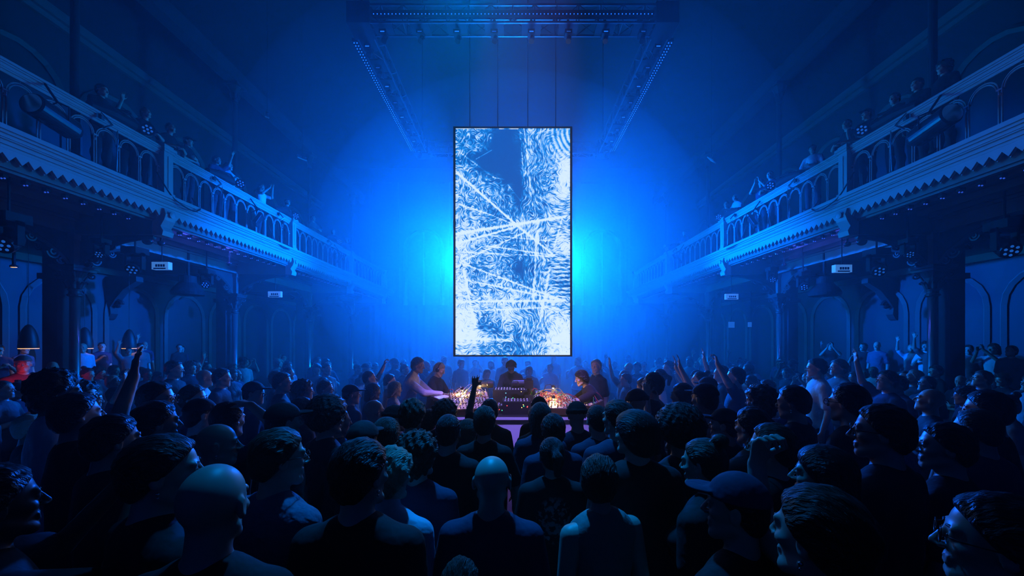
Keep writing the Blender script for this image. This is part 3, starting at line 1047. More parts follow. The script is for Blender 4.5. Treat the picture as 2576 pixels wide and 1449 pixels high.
    g5 = [np.arange(-0.19, 0.19, 0.012).astype(np.float32), np.arange(-0.12, 0.22, 0.012).astype(np.float32), np.arange(-0.02, 0.14, 0.012).astype(np.float32)]
    F_ = Field(*g5)
    for sg in (-1, 1):
        F_.cap((sg*0.11, -0.05, 0.055), (sg*0.125, 0.145, 0.045), 0.050, 0.044, 0.02)
        F_.cap((sg*0.11, -0.03, 0.05), (sg*0.11, -0.02, 0.11), 0.050, 0.048, 0.02)
    F_.D = np.maximum(F_.D, 0.002-g5[2][None, None, :]).astype(np.float32)
    shoes = np_mesh(name+'_shoes', *surface(*g5, F_.D))
    HM = Matrix.Translation(Vector(hc)) @ Matrix([list(r)+[0] for r in R]+[[0, 0, 0, 1]])
    return {'body': body, 'shirt': shirt, 'trousers': trs, 'shoes': shoes, 'head': HM}

def vnoise(X, Y, Z, s, seed):
    return (np.sin(X*s*1.3+seed)*np.sin(Y*s+seed*2.1)*np.sin(Z*s*0.9+seed*0.7)
            + 0.6*np.sin(X*s*2.3+Y*s*1.1+seed)*np.sin(Z*s*2.1-Y*s*0.7+seed*1.7))

def smax(a, b_, k):
    h = np.clip(0.5+0.5*(a-b_)/k, 0, 1)
    return b_*(1-h)+a*h+k*h*(1-h)

def make_hair(kind, seed=0, st=0.0072):
    """hair or headwear in head coordinates, face towards +Y"""
    lo = {'long': (-0.17, -0.19, -0.36), 'curly': (-0.17, -0.18, -0.18), 'afro': (-0.19, -0.2, -0.14)}.get(kind, (-0.13, -0.17, -0.17))
    hi = {'afro': (0.19, 0.17, 0.22), 'curly': (0.17, 0.16, 0.19), 'cap': (0.13, 0.20, 0.16)}.get(kind, (0.14, 0.15, 0.18))
    if kind == 'ponytail': lo = (-0.13, -0.26, -0.3)
    g = [np.arange(lo[i], hi[i], st).astype(np.float32) for i in range(3)]
    X, Y, Z = g[0][:, None, None], g[1][None, :, None], g[2][None, None, :]
    F_ = Field(*g)
    if kind in ('short', 'crop', 'cap', 'beanie', 'ponytail', 'bun', 'balding', 'bob', 'long', 'tousled'):
        th = {'crop': 0.005, 'short': 0.014, 'cap': 0.013, 'beanie': 0.016, 'balding': 0.008, 'tousled': 0.026, 'ponytail': 0.009, 'bun': 0.009, 'bob': 0.022, 'long': 0.018}[kind]
        F_.ell((0, -0.012, 0.028), (0.076+th, 0.094+th, 0.088+th), 0.02)
        if kind not in ('cap', 'beanie'):
            F_.ell((0, -0.045, -0.03), (0.062+th*0.8, 0.058+th*0.6, 0.062), 0.03)
    if kind == 'bob':
        F_.ell((0, -0.03, -0.03), (0.098, 0.085, 0.10), 0.03)
    if kind == 'long':
        F_.ell((0, -0.045, -0.06), (0.098, 0.07, 0.13), 0.04)
        F_.ell((0, -0.075, -0.17), (0.105, 0.05, 0.15), 0.04)
    if kind == 'curly':
        F_.ell((0, -0.02, 0.03), (0.118, 0.122, 0.118), 0.02)
        F_.ell((0, -0.04, -0.05), (0.11, 0.085, 0.085), 0.03)
    if kind == 'afro':
        F_.ell((0, -0.02, 0.045), (0.148, 0.148, 0.142), 0.02)
    if kind == 'ponytail':
        F_.cap((0, -0.11, 0.05), (0, -0.16, 0.02), 0.022, 0.03, 0.02)
        F_.cap((0, -0.16, 0.02), (0, -0.165, -0.16), 0.032, 0.018, 0.02)
    if kind == 'bun':
        F_.ell((0, -0.085, 0.12), (0.038, 0.038, 0.034), 0.01)
    amp = {'short': 0.004, 'crop': 0.0008, 'curly': 0.014, 'afro': 0.008, 'tousled': 0.009, 'long': 0.0028, 'bob': 0.002, 'ponytail': 0.002, 'bun': 0.003}.get(kind, 0.0)
    sc = {'curly': 75, 'afro': 95, 'tousled': 60}.get(kind, 70)
    D = F_.D
    if amp:
        if kind in ('long', 'bob', 'ponytail'):
            D = D + amp*0.5*(np.sin(np.arctan2(Y, X)*34+seed+Z*9)+vnoise(X, Y, Z*0.2, 90, seed)*0.8)
        else:
            D = D + amp*vnoise(X, Y, Z, sc, seed)
    # open the face
    if kind == 'cap':
        D = np.maximum(D, 0.035-Z)
        D = np.maximum(D, -(np.sqrt((X/0.074)**2+((Y+0.012)/0.092)**2+((Z-0.02)/0.084)**2)-1)*0.05)
        F2 = Field(*g)
        F2.ell((0, 0.105, 0.050), (0.068, 0.075, 0.009), 0.01)
        D = np.minimum(D, F2.D)
    elif kind == 'beanie':
        D = np.maximum(D, 0.022-Z-Y*0.15)
        F2 = Field(*g)
        F2.D = (np.abs(np.sqrt((X/0.093)**2+((Y+0.012)/0.111)**2)-1)*0.1-0.006+np.maximum(0, np.abs(Z-0.035+Y*0.15)-0.018)).astype(np.float32)
        D = np.minimum(D, F2.D)
    elif kind == 'balding':
        D = smax(D, Z-0.050+0.006*vnoise(X, Y, Z, 60, 3), 0.03)
        D = smax(D, (Y*0.9-Z*0.2)-0.015, 0.02)
    else:
        dz = {'long': 0.035, 'bob': 0.03, 'curly': 0.03, 'afro': 0.0, 'tousled': 0.0}.get(kind, 0.0)
        face = Y*1.0-Z*0.95-0.024-dz*0.3 + 0.004*vnoise(X, Y, Z, 110, seed+5)
        # towards the face outline the hair thins out and is cut away
        D = D + np.clip(face+0.035, 0, 0.05)*0.36
        D = smax(D, np.minimum(face, 0.03), 0.022)
        if kind in ('short', 'crop', 'tousled', 'ponytail', 'bun'):
            D = smax(D, -0.100-Z, 0.02)
            D = smax(D, np.minimum((-Z-0.02)*0.8 + (Y+0.01)*0.9, 0.03), 0.012)
    D = D.astype(np.float32)
    V, Q = surface(*g, D)
    return np_mesh('hair_'+kind, V, Q)

def S(x, z=1.40, y=-0.01): return (x, y, z)
DOWN = lambda sg, o=0.0: ((sg*0.163, -0.015, 1.40), (sg*0.212, -0.04, 1.12), (sg*0.222, 0.03, 0.87), (0, 0.15, -1), (-sg, 0, 0), 0.35)
def up_arm(sg, h=0.30, fwd=0.12, out=0.06, hd=(0, 0.1, 1), cu=0.25):
    return ((sg*0.163, -0.005, 1.41), (sg*(0.22+out), 0.04+fwd*0.5, 1.60), (sg*(0.20+out*0.6), 0.06+fwd, 1.60+h-0.05), hd, (0, 1, 0.1), cu)
POSES = {
    'stand':   dict(arms=[DOWN(-1), DOWN(1)], sleeve=0.38),
    'look_left': dict(arms=[DOWN(-1), DOWN(1)], sleeve=0.38, head=(0.05, 0.5)),
    'look_right': dict(arms=[DOWN(-1), DOWN(1)], sleeve=0.95, head=(0.0, -0.45)),
    'woman':   dict(arms=[DOWN(-1), DOWN(1)], sleeve=0.30, fem=1.0, head=(-0.05, 0.1)),
    'woman_turn': dict(arms=[DOWN(-1), DOWN(1)], sleeve=0.0, fem=1.0, head=(0.05, -0.5), vest=1),
    'collar':  dict(arms=[DOWN(-1), DOWN(1)], sleeve=0.95, collar=1, head=(-0.05, -0.15)),
    'crossed': dict(arms=[((-0.166, -0.01, 1.40), (-0.25, 0.07, 1.14), (0.02, 0.22, 1.18), (1, 0.05, 0.05), (0, -1, 0), 0.4),
                          ((0.166, -0.01, 1.40), (0.25, 0.07, 1.13), (-0.02, 0.19, 1.12), (-1, 0.05, 0.05), (0, -1, 0), 0.4)], sleeve=0.36, head=(-0.06, 0.2)),
    'raised':  dict(arms=[DOWN(-1), up_arm(1)], sleeve=0.36, head=(0.12, 0.1)),
    'fist':    dict(arms=[up_arm(-1, 0.26, 0.16, 0.08, (0, 0.2, 1), 1.15), DOWN(1)], sleeve=0.30, head=(0.1, 0)),
    'phone':   dict(arms=[((-0.18, 0, 1.41), (-0.24, 0.20, 1.36), (-0.06, 0.34, 1.62), (0.1, 0.1, 1), (1, 0.2, 0), 0.8),
                          ((0.18, 0, 1.41), (0.24, 0.20, 1.34), (0.06, 0.33, 1.58), (-0.1, 0.1, 1), (-1, 0.2, 0), 0.8)], sleeve=0.36, head=(0.05, 0)),
    'clasped': dict(arms=[((-0.166, -0.01, 1.40), (-0.27, 0.03, 1.14), (-0.08, 0.24, 1.25), (0.6, 0.3, 0.5), (1, 0, 0), 0.7),
                          ((0.166, -0.01, 1.40), (0.27, 0.03, 1.14), (0.08, 0.24, 1.25), (-0.6, 0.3, 0.5), (-1, 0, 0), 0.7)], sleeve=0.36, head=(0.1, 0)),
    'rail':    dict(arms=[((-0.166, 0.13, 1.33), (-0.27, 0.28, 1.13), (-0.12, 0.46, 1.12), (0.8, 0.5, 0), (0, 0, -1), 0.4),
                          ((0.166, 0.13, 1.33), (0.27, 0.28, 1.13), (0.12, 0.46, 1.12), (-0.8, 0.5, 0), (0, 0, -1), 0.4)], sleeve=0.4, lean=0.38, head=(0.2, 0.15)),
    'up':      dict(arms=[DOWN(-1), DOWN(1)], sleeve=0.36, head=(0.25, -0.2)),
    'point':   dict(arms=[up_arm(-1, 0.30, 0.22, 0.02, (0, 0.5, 1), 0.5), DOWN(1)], sleeve=0.36, head=(0.05, 0.2)),
    'hands_up': dict(arms=[up_arm(-1, 0.28, 0.18, 0.0), up_arm(1, 0.24, 0.22, 0.04)], sleeve=0.0, fem=1.0, head=(0.15, 0)),
    'hand_on_head': dict(arms=[DOWN(-1), ((0.18, 0, 1.42), (0.42, 0.02, 1.58), (0.16, 0.03, 1.74), (-1, -0.1, 0.25), (0, 0, -1), 0.5)], sleeve=0.2, head=(0.0, 0)),
    'dj_lean': dict(arms=[((-0.166, 0.12, 1.35), (-0.22, 0.34, 1.15), (-0.15, 0.56, 1.10), (0.1, 1, -0.1), (0, 0, -1), 0.5),
                          ((0.166, 0.12, 1.35), (0.22, 0.38, 1.20), (0.12, 0.62, 1.18), (-0.1, 1, -0.1), (0, 0, -1), 0.5)], sleeve=0.97, lean=0.30, head=(-0.15, 0), collar=1),
    'dj_short': dict(arms=[((-0.166, 0.06, 1.38), (-0.25, 0.18, 1.12), (-0.14, 0.42, 1.08), (0.3, 1, -0.2), (0, 0, -1), 0.5),
                          ((0.166, 0.06, 1.38), (0.25, 0.2, 1.12), (0.12, 0.44, 1.08), (-0.3, 1, -0.2), (0, 0, -1), 0.5)], sleeve=0.38, lean=0.14, head=(-0.35, 0.15)),
    'dj_down': dict(arms=[((-0.166, 0.06, 1.38), (-0.25, 0.18, 1.12), (-0.14, 0.40, 1.10), (0.3, 1, -0.2), (0, 0, -1), 0.5),
                          ((0.166, 0.06, 1.38), (0.25, 0.2, 1.12), (0.12, 0.40, 1.10), (-0.3, 1, -0.2), (0, 0, -1), 0.5)], sleeve=0.97, lean=0.16, head=(-0.6, 0)),
    'dj_reach': dict(arms=[((-0.166, 0.20, 1.32), (-0.20, 0.46, 1.20), (-0.10, 0.70, 1.12), (0.15, 1, -0.25), (0, 0, -1), 0.55),
                          ((0.166, 0.20, 1.32), (0.22, 0.42, 1.14), (0.10, 0.62, 1.10), (-0.15, 1, -0.25), (0, 0, -1), 0.55)], sleeve=0.34, lean=0.50, head=(-0.25, 0)),
    'near_arm': dict(arms=[DOWN(-1), ((0.166, 0.03, 1.41), (0.20, 0.30, 1.46), (0.20, 0.33, 1.70), (0, -0.25, 1), (0, -1, -0.2), 1.2)], sleeve=0.25, head=(0.03, 0.1)),
    'bottle':  dict(arms=[DOWN(-1), ((0.166, -0.01, 1.40), (0.30, 0.10, 1.16), (0.20, 0.28, 1.30), (-0.5, 0.3, 0.8), (-1, 0, 0), 0.9)], sleeve=0.36, head=(0.05, -0.3)),
}

LOOKS = {}
def look(pose, far=False):
    """the body and clothes of a pose; people farther off get a lighter mesh"""
    if (pose, far) not in LOOKS:
        q = dict(POSES[pose])
        if far:
            q.update(fine=0.0125, coarse=0.026, shirt_coarse=0.024)
        LOOKS[(pose, far)] = make_body(pose, q)
    return LOOKS[(pose, far)]
HAIRS = {}
def hair_mesh(kind, v=0, far=False):
    if (kind, v, far) not in HAIRS:
        HAIRS[(kind, v, far)] = make_hair(kind, v*2.7, 0.0125 if far else 0.0072)
    return HAIRS[(kind, v, far)]
SHARED = {}
def in_material(me, m):
    """one shared mesh per shape and material"""
    k = (me.name, m.name)
    if k not in SHARED:
        c = me.copy()
        c.materials.clear()
        c.materials.append(m)
        SHARED[k] = c
    return SHARED[k]

SKIN = {'fair': mat('skin_fair', (0.62, 0.42, 0.34), 0.42, bump=(60, 0.15, 0.002)),
        'tan': mat('skin_tan', (0.42, 0.27, 0.20), 0.5, bump=(60, 0.15, 0.002)),
        'deep': mat('skin_deep', (0.16, 0.09, 0.06), 0.42, bump=(60, 0.15, 0.002))}
HAIRC = {'black': mat('hair_black', (0.012, 0.010, 0.010), 0.45, bump=(26, 1.0, 0.02, (8.0, 1.2, 2.2))),
         'brown': mat('hair_brown', (0.06, 0.035, 0.02), 0.5, bump=(26, 1.0, 0.02, (8.0, 1.2, 2.2))),
         'fair': mat('hair_fair', (0.42, 0.33, 0.22), 0.5, bump=(26, 1.0, 0.02, (8.0, 1.2, 2.2))),
         'grey': mat('hair_grey', (0.34, 0.34, 0.36), 0.5, bump=(26, 1.0, 0.02, (8.0, 1.2, 2.2)))}
SHIRT = {'black': mat('cloth_black', (0.012, 0.012, 0.014), 0.85, bump=(9, 0.6, 0.03)),
         'navy': mat('cloth_navy', (0.03, 0.04, 0.09), 0.85, bump=(9, 0.6, 0.03)),
         'grey': mat('cloth_grey', (0.14, 0.14, 0.15), 0.85, bump=(9, 0.6, 0.03)),
         'denim': mat('cloth_denim', (0.10, 0.14, 0.22), 0.8, bump=(14, 0.9, 0.03)),
         'white': mat('cloth_white', (0.72, 0.72, 0.74), 0.85, bump=(9, 0.6, 0.03)),
         'pale': mat('cloth_pale_blue', (0.50, 0.55, 0.66), 0.8, bump=(11, 0.7, 0.03)),
         'linen': mat('cloth_linen', (0.26, 0.27, 0.25), 0.9, bump=(16, 0.6, 0.02)),
         'red': mat('cloth_red', (0.30, 0.03, 0.03), 0.85, bump=(9, 0.6, 0.03)),
         'violet': mat('cloth_lilac', (0.45, 0.42, 0.60), 0.8, bump=(8, 1.0, 0.04))}
M['jeans'] = mat('trouser_cloth', (0.03, 0.035, 0.05), 0.9, bump=(10, 0.5, 0.02))
M['shoe'] = mat('shoe_leather', (0.05, 0.05, 0.05), 0.6, bump=(30, 0.3, 0.004))
M['eye'] = mat('eye_dark', (0.03, 0.025, 0.02), 0.15, noise=(50, (0.05, 0.04, 0.03)))
# T-shirt with a worn oval print across the back
mp = mat('cloth_printed_black', (0.012, 0.012, 0.014), 0.85)
t = mp.node_tree
tc = t.nodes.new('ShaderNodeTexCoord')
mpn = t.nodes.new('ShaderNodeMapping'); mpn.inputs['Location'].default_value = (0.0, 0.0, -7.3); mpn.inputs['Scale'].default_value = (7.5, 0.01, 5.8)
gr = t.nodes.new('ShaderNodeTexGradient'); gr.gradient_type = 'SPHERICAL'
no = t.nodes.new('ShaderNodeTexNoise'); no.inputs['Scale'].default_value = 34; no.inputs['Detail'].default_value = 6
mu = t.nodes.new('ShaderNodeMath'); mu.operation = 'MULTIPLY'
rp = t.nodes.new('ShaderNodeValToRGB'); rp.color_ramp.elements[0].position = 0.10; rp.color_ramp.elements[1].position = 0.26
rp.color_ramp.elements[0].color = (0.012, 0.012, 0.014, 1); rp.color_ramp.elements[1].color = (0.22, 0.22, 0.24, 1)
t.links.new(tc.outputs['Object'], mpn.inputs[0]); t.links.new(mpn.outputs[0], gr.inputs[0]); t.links.new(tc.outputs['Object'], no.inputs['Vector'])
r2 = t.nodes.new('ShaderNodeValToRGB'); r2.color_ramp.elements[0].position = 0.46; r2.color_ramp.elements[1].position = 0.56
t.links.new(no.outputs['Fac'], r2.inputs[0]); t.links.new(gr.outputs['Fac'], mu.inputs[0]); t.links.new(r2.outputs[0], mu.inputs[1]); t.links.new(mu.outputs[0], rp.inputs[0])
t.links.new(rp.outputs[0], t.nodes['Principled BSDF'].inputs['Base Color'])
SHIRT['print'] = mp

def eyes_mesh():
    b = MB()
    for sg in (-1, 1):
        b.ell((sg*0.031, 0.0835, 0.003), (0.0055, 0.0050, 0.0058), 10, 6)
    return b.mesh('eyes', True)
def brows_mesh():
    b = MB()
    for sg in (-1, 1):
        b.tube([(sg*0.014, 0.0855, 0.024), (sg*0.030, 0.0835, 0.027), (sg*0.046, 0.072, 0.021)], [0.0035, 0.004, 0.002], 6)
    return b.mesh('eyebrows', True)
def glasses_mesh():
    b = MB()
    for sg in (-1, 1):
        b.tube([(sg*0.033+math.cos(a*math.pi/8)*0.023, 0.101-abs(math.cos(a*math.pi/8)*0.5+0.5)*0.004, 0.002+math.sin(a*math.pi/8)*0.019) for a in range(16)], 0.0020, 5, closed=True)
        b.tube([(sg*0.055, 0.097, 0.008), (sg*0.079, 0.07, 0.008), (sg*0.085, 0.0, 0.008), (sg*0.084, -0.02, -0.012)], 0.0020, 5)
    b.tube([(-0.010, 0.102, 0.006), (0.010, 0.102, 0.006)], 0.002, 5)
    return b.mesh('glasses', True)
def phones_mesh():
    b = MB()
    b.tube([(math.cos(a*math.pi/10)*0.098, -0.01, 0.02+math.sin(a*math.pi/10)*0.112) for a in range(11)], 0.009, 6, flat=1.6)
    for sg in (-1, 1):
        b.lathe([(0.001, 0), (0.036, 0), (0.040, 0.012), (0.034, 0.028), (0.001, 0.03)], (sg*0.078, -0.008, -0.002), 14, (sg, 0, 0))
    return b.mesh('headphones', True)
def neckphones_mesh():
    b = MB()
    b.tube([(math.cos(a*math.pi/10)*0.085, -0.02+math.sin(-a*math.pi/10)*0.085, 0) for a in range(11)], 0.010, 6)
    for sg in (-1, 1):
        b.lathe([(0.001, 0), (0.034, 0), (0.038, 0.012), (0.032, 0.026), (0.001, 0.028)], (sg*0.062, 0.035, -0.01), 14, (0.2*sg, 1, 0.3))
    return b.mesh('headphones', True)
def earring_mesh():
    b = MB()
    for sg in (-1, 1):
        b.ell((sg*0.083, -0.006, -0.045), 0.006, 8, 6)
        b.ell((sg*0.083, -0.006, -0.058), 0.004, 8, 6)
    return b.mesh('earrings', True)
def neckchain_mesh():
    b = MB()
    b.tube([(math.cos(a*math.pi/12)*0.064, -0.015+math.sin(a*math.pi/12)*0.075, 0.0-0.02*math.sin(a*math.pi/24)) for a in range(24)], 0.0025, 5, closed=True)
    return b.mesh('chain', True)
XM = {'eyes': (eyes_mesh(), M['eye']), 'glasses': (glasses_mesh(), M['gloss_black']), 'headphones': (phones_mesh(), M['gloss_black']),
      'neckphones': (neckphones_mesh(), M['gloss_black']), 'earrings': (earring_mesh(), M['chrome'])}
BROW = brows_mesh()
for me_, m_ in XM.values():
    me_.materials.append(m_)

def child(me, name, parent, m=None, mtx=None):
    o = bpy.data.objects.new(name, me if m is None else in_material(me, m))
    COL.objects.link(o)
    o.parent = parent
    if mtx is not None:
        o.matrix_local = mtx
    return o

PEOPLE = []
def person(loc, rz, pose, hair, hcol='black', shirt='black', skin='fair', sc=1.0, label=None, extra=(), group=None, v=0, full=True, wide=1.0, near=False):
    far = math.hypot(loc[0], loc[1]) > 3.3 and not near
    L = look(pose, far)
    o = bpy.data.objects.new('person', in_material(L['body'], SKIN[skin]))
    COL.objects.link(o)
    o.location = loc
    o.rotation_euler = (0, 0, rz)
    o.scale = (sc*wide, sc*wide, sc)
    child(L['shirt'], 'shirt', o, SHIRT[shirt])
    child(L['trousers'], 'trousers', o, M['jeans'])
    if full:
        child(L['shoes'], 'shoes', o, M['shoe'])
        child(XM['eyes'][0], 'eyes', o, None, L['head'])
        child(BROW, 'eyebrows', o, HAIRC.get(hcol, HAIRC['black']), L['head'])
    if hair != 'bald':
        nm = {'cap': 'cap', 'beanie': 'beanie'}.get(hair, 'hair')
        child(hair_mesh(hair, v, far), nm, o, (SHIRT.get(hcol, SHIRT['black']) if nm != 'hair' else HAIRC.get(hcol, HAIRC['black'])), L['head'])
        if nm == 'cap' and full:
            child(hair_mesh('crop', 0, far), 'hair', o, HAIRC[hcol if hcol in HAIRC else 'black'], L['head'])
    for e in extra:
        if e == 'neckphones':
            mt_ = Matrix.Translation(L['head'].translation + Vector((0, -0.02, -0.16)))
            child(XM[e][0], 'headphones', o, None, mt_)
        else:
            child(XM[e][0], e, o, None, L['head'])
    tag(o, label, 'person', group)
    PEOPLE.append((o, loc, hair, hcol, shirt, pose))
    return o

HTOP = {'bald': 0.117, 'crop': 0.121, 'balding': 0.117, 'short': 0.130, 'cap': 0.13, 'beanie': 0.133, 'tousled': 0.145, 'ponytail': 0.125, 'bun': 0.155, 'bob': 0.138, 'long': 0.134, 'curly': 0.15, 'afro': 0.185}
STAGE = Vector((0.1, 7.0, 0))
def at_head(x, y, Z, pose, hair, face=None, turn=0.0, base=0.0, **kw):
    """stand a person so that the top of the head is seen at photo pixel x, y from distance Z"""
    t = P(x, y, Z)
    L = look(pose)
    hp = L['head'].translation
    sc = (t.z-base)/(hp.z+HTOP.get(hair, 0.13))
    sc = min(max(sc, 0.84), 1.14)
    if face is None:
        d = STAGE-Vector((t.x, t.y, 0))
    else:
        d = Vector((face[0], face[1], 0))
    rz = math.atan2(-d.x, d.y)+turn
    off = Matrix.Rotation(rz, 3, 'Z') @ Vector((hp.x, hp.y, 0))*sc
    return person((t.x-off.x, t.y-off.y, base), rz, pose, hair, sc=sc, **kw)

# ---------------------------------------------------------------- the table with its instruments
TT = 1.08
M['table_white'] = mat('white_table_panel', (0.70, 0.70, 0.74), 0.5, noise=(4, (0.64, 0.64, 0.68)))
M['panel_gold'] = mat('synth_panel_cream', (0.55, 0.45, 0.28), 0.4, noise=(30, (0.42, 0.33, 0.2)))
M['panel_silver'] = mat('synth_panel_silver', (0.45, 0.45, 0.46), 0.35, 0.4, noise=(30, (0.35, 0.35, 0.36)))
M['wood'] = mat('case_wood', (0.18, 0.09, 0.04), 0.5, noise=(14, (0.12, 0.06, 0.03)))
CABLE = [mat('patch_cable_'+n, c, 0.5) for n, c in (('red', (0.5, 0.03, 0.02)), ('yellow', (0.6, 0.42, 0.04)), ('white', (0.6, 0.58, 0.5)), ('green', (0.05, 0.35, 0.1)), ('blue', (0.03, 0.08, 0.5)), ('orange', (0.6, 0.2, 0.03)))]
LEDM = [mat('led_'+n, c, 0.3, emit=c, estr=6) for n, c in (('red', (1, 0.05, 0.05)), ('green', (0.05, 1, 0.3)), ('amber', (1, 0.5, 0.1)), ('cyan', (0.1, 0.6, 1)))]
M['bulb'] = mat('warm_bulb', (1, 0.8, 0.5), 0.3, emit=(1.0, 0.62, 0.26), estr=14)
WARM = (1.0, 0.58, 0.24)

root = thing('performance_table', 'white fronted table in the middle of the hall carrying the instruments', 'table', (0.2, 6.0, 0))
b = MB(); b.box(-1.22, 1.16, 0.0, 2.0, TT-0.05, TT); b.build('table_top', M['black'], root)
b = MB(); b.box(-1.20, 1.14, 0.02, 0.05, 0.06, TT-0.05); b.build('front_panel', M['table_white'], root)
b = MB(); b.box(-1.20, -1.17, 0.05, 1.98, 0.06, TT-0.05); b.build('side_panel', M['table_white'], root)
b = MB(); b.box(1.11, 1.14, 0.05, 1.98, 0.06, TT-0.05); b.build('side_panel', M['table_white'], root)
b = MB(); b.box(-1.21, 1.15, 0.0, 0.03, 0.0, 0.06); b.build('plinth_strip', M['chrome'], root)
b = MB(); b.box(-1.23, 1.17, -0.012, 0.0, TT-0.045, TT-0.005); b.build('edge_strip', M['table_white'], root)

RS = random.Random(5)
def synth(loc, rz, w, d, tilt, label, panel, nc=12, case='wood', name='modular_synthesizer', rows=3):
    r = thing(name, label, 'synthesizer', loc, rz)
    R = Matrix.Rotation(tilt, 3, 'X')
    def T(x, y, z): return R @ Vector((x, y, z)) + Vector((0, 0, 0.02))
    b = MB(); b.obox(T(0, d/2, -0.0 + 0.05), (w, d, 0.10), (tilt, 0, 0)); b.build('case', M[case], r)
    p = None
    for q in range(rows):
        y0 = d*(q+0.06)/rows; y1 = d*(q+0.94)/rows
        b = MB(); b.obox(T(0, (y0+y1)/2, 0.104), (w-0.03, y1-y0, 0.010), (tilt, 0, 0)); p = b.build('panel', M[panel if q % 2 == 0 else 'panel_silver'], r)
        b = MB()
        n = int(w/0.05)
        for i in range(n):
            for j in range(3):
                if RS.random() < 0.8:
                    c = T(-w/2+0.03+(w-0.06)*i/n+0.01, y0+(y1-y0)*(j+0.5)/3, 0.108)
                    b.lathe([(0.009, 0), (0.009, 0.012), (0.006, 0.016)], c, 8, R @ Vector((0, 0, 1)))
        b.build('knobs', M['black'], p)
        b = MB()
        for i in range(5):
            b.ell(T(RS.uniform(-w/2+0.03, w/2-0.03), RS.uniform(y0, y1), 0.112), 0.005, 6, 4)
        b.build('indicator_lights', RS.choice(LEDM), p)
    for k in range(nc):
        x0, x1 = RS.uniform(-w/2+0.03, w/2-0.03), RS.uniform(-w/2-0.05, w/2+0.05)
        y0, y1 = RS.uniform(0.02, d-0.02), RS.uniform(-0.04, d-0.02)
        h = RS.uniform(0.08, 0.17)
        a, c = T(x0, y0, 0.11), T(x1, y1, 0.11)
        pts = [a]
        for i in range(1, 8):
            t = i/8
            pts.append(a.lerp(c, t)+Vector((RS.uniform(-.015, .015), 0, h*math.sin(math.pi*t)))+R @ Vector((0, 0, 0.0)))
        pts.append(c)
        b = MB(); b.tube(pts, 0.0045, 5); b.build('patch_cable', RS.choice(CABLE[:4] if nc > 10 else CABLE), r, smooth=True)
    return r
synth((-0.62, 6.05, TT), 0.25, 0.62, 0.50, 0.42, 'tall sloping modular synthesizer with cream panels and tangled cables, left on the table', 'panel_gold', 22)
synth((-0.72, 6.85, TT), 1.1, 0.50, 0.40, 0.25, 'smaller modular synthesizer behind the sloping one at the left end of the table', 'panel_gold', 14)
synth((0.72, 6.05, TT), -0.12, 0.62, 0.46, 0.22, 'low modular synthesizer covered with colourful cables before the reaching player', 'panel_silver', 26)
synth((0.62, 6.62, TT), 0.0, 0.70, 0.42, 0.20, 'wide modular synthesizer behind the low one on the right half of the table', 'panel_gold', 20)
synth((1.12, 6.40, TT), -0.9, 0.36, 0.34, 0.2, 'small box synthesizer on the right corner of the table', 'panel_gold', 10)
# keyboard
k = thing('keyboard', 'slim black keyboard on a stand under the hands of the leaning player', 'keyboard', (-1.12, 6.75, TT), 1.05)
b = MB(); b.obox((0, 0, 0.20), (0.62, 0.20, 0.04), (0.25, 0, 0)); b.build('body', M['gloss_black'], k)
b = MB()
for i in range(22):
    b.obox((-0.29+i*0.0265, -0.03, 0.218), (0.023, 0.11, 0.012), (0.25, 0, 0))
b.build('keys', M['white_plastic'], k)
b = MB(); b.box(-0.26, -0.22, -0.06, 0.06, 0, 0.19); b.build('leg', M['black'], k)
b = MB(); b.box(0.22, 0.26, -0.06, 0.06, 0, 0.19); b.build('leg', M['black'], k)
# centre gear: dark rack, mixers, small screens
def rackbox(loc, rz, w, d, h, label, name='mixer', cat='mixer', leds=6, scr=False):
    r = thing(name, label, cat, loc, rz)
    b = MB(); b.box(-w/2, w/2, -d/2, d/2, 0, h); b.box(-w/2-0.012, -w/2, -d/2, d/2, 0, h+0.02); b.box(w/2, w/2+0.012, -d/2, d/2, 0, h+0.02)
    b.build('case', M['black'], r)
    b = MB()
    for i in range(int(w/0.05)):
        for j in range(2):
            b.lathe([(0.010, 0), (0.010, 0.014), (0.007, 0.018)], (-w/2+0.03+i*0.05, -d/4+j*d/2, h), 8)
    b.build('knobs', M['white_plastic'], r)
    for i in range(leds):
        b = MB(); b.ell((RS.uniform(-w/2+.02, w/2-.02), -d/2-0.002, RS.uniform(0.02, h-0.02)), 0.006, 6, 4); b.build('indicator_light', RS.choice(LEDM), r)
    return r
rackbox((0.06, 6.35, TT), 0, 0.42, 0.36, 0.20, 'black mixer in the centre of the table front')
rackbox((0.02, 7.05, TT), 0, 0.70, 0.40, 0.30, 'tall black rack in front of the player facing the crowd', 'equipment_rack', 'rack', 9)
rackbox((0.40, 7.20, TT), 0.2, 0.34, 0.30, 0.22, 'small black drum machine box beside the tall rack', 'drum_machine', 'drum machine', 6)
rackbox((-0.28, 6.40, TT), 0.3, 0.30, 0.30, 0.12, 'flat black effects box between the left synthesizer and the mixer', 'effects_box', 'effects box', 5)
lp = thing('display_screen', 'small tilted screen glowing violet on the tall rack', 'screen', (0.12, 7.0, TT+0.325))
b = MB(); b.obox((0, 0, 0.075), (0.26, 0.02, 0.16), (-0.2, 0, 0)); b.build('bezel', M['black'], lp)
b = MB(); b.obox((0, -0.012, 0.075), (0.22, 0.004, 0.12), (-0.2, 0, 0)); b.build('display', mat('small_display', (0.1, 0.1, 0.3), 0.3, emit=(0.10, 0.12, 0.8), estr=0.5), lp)
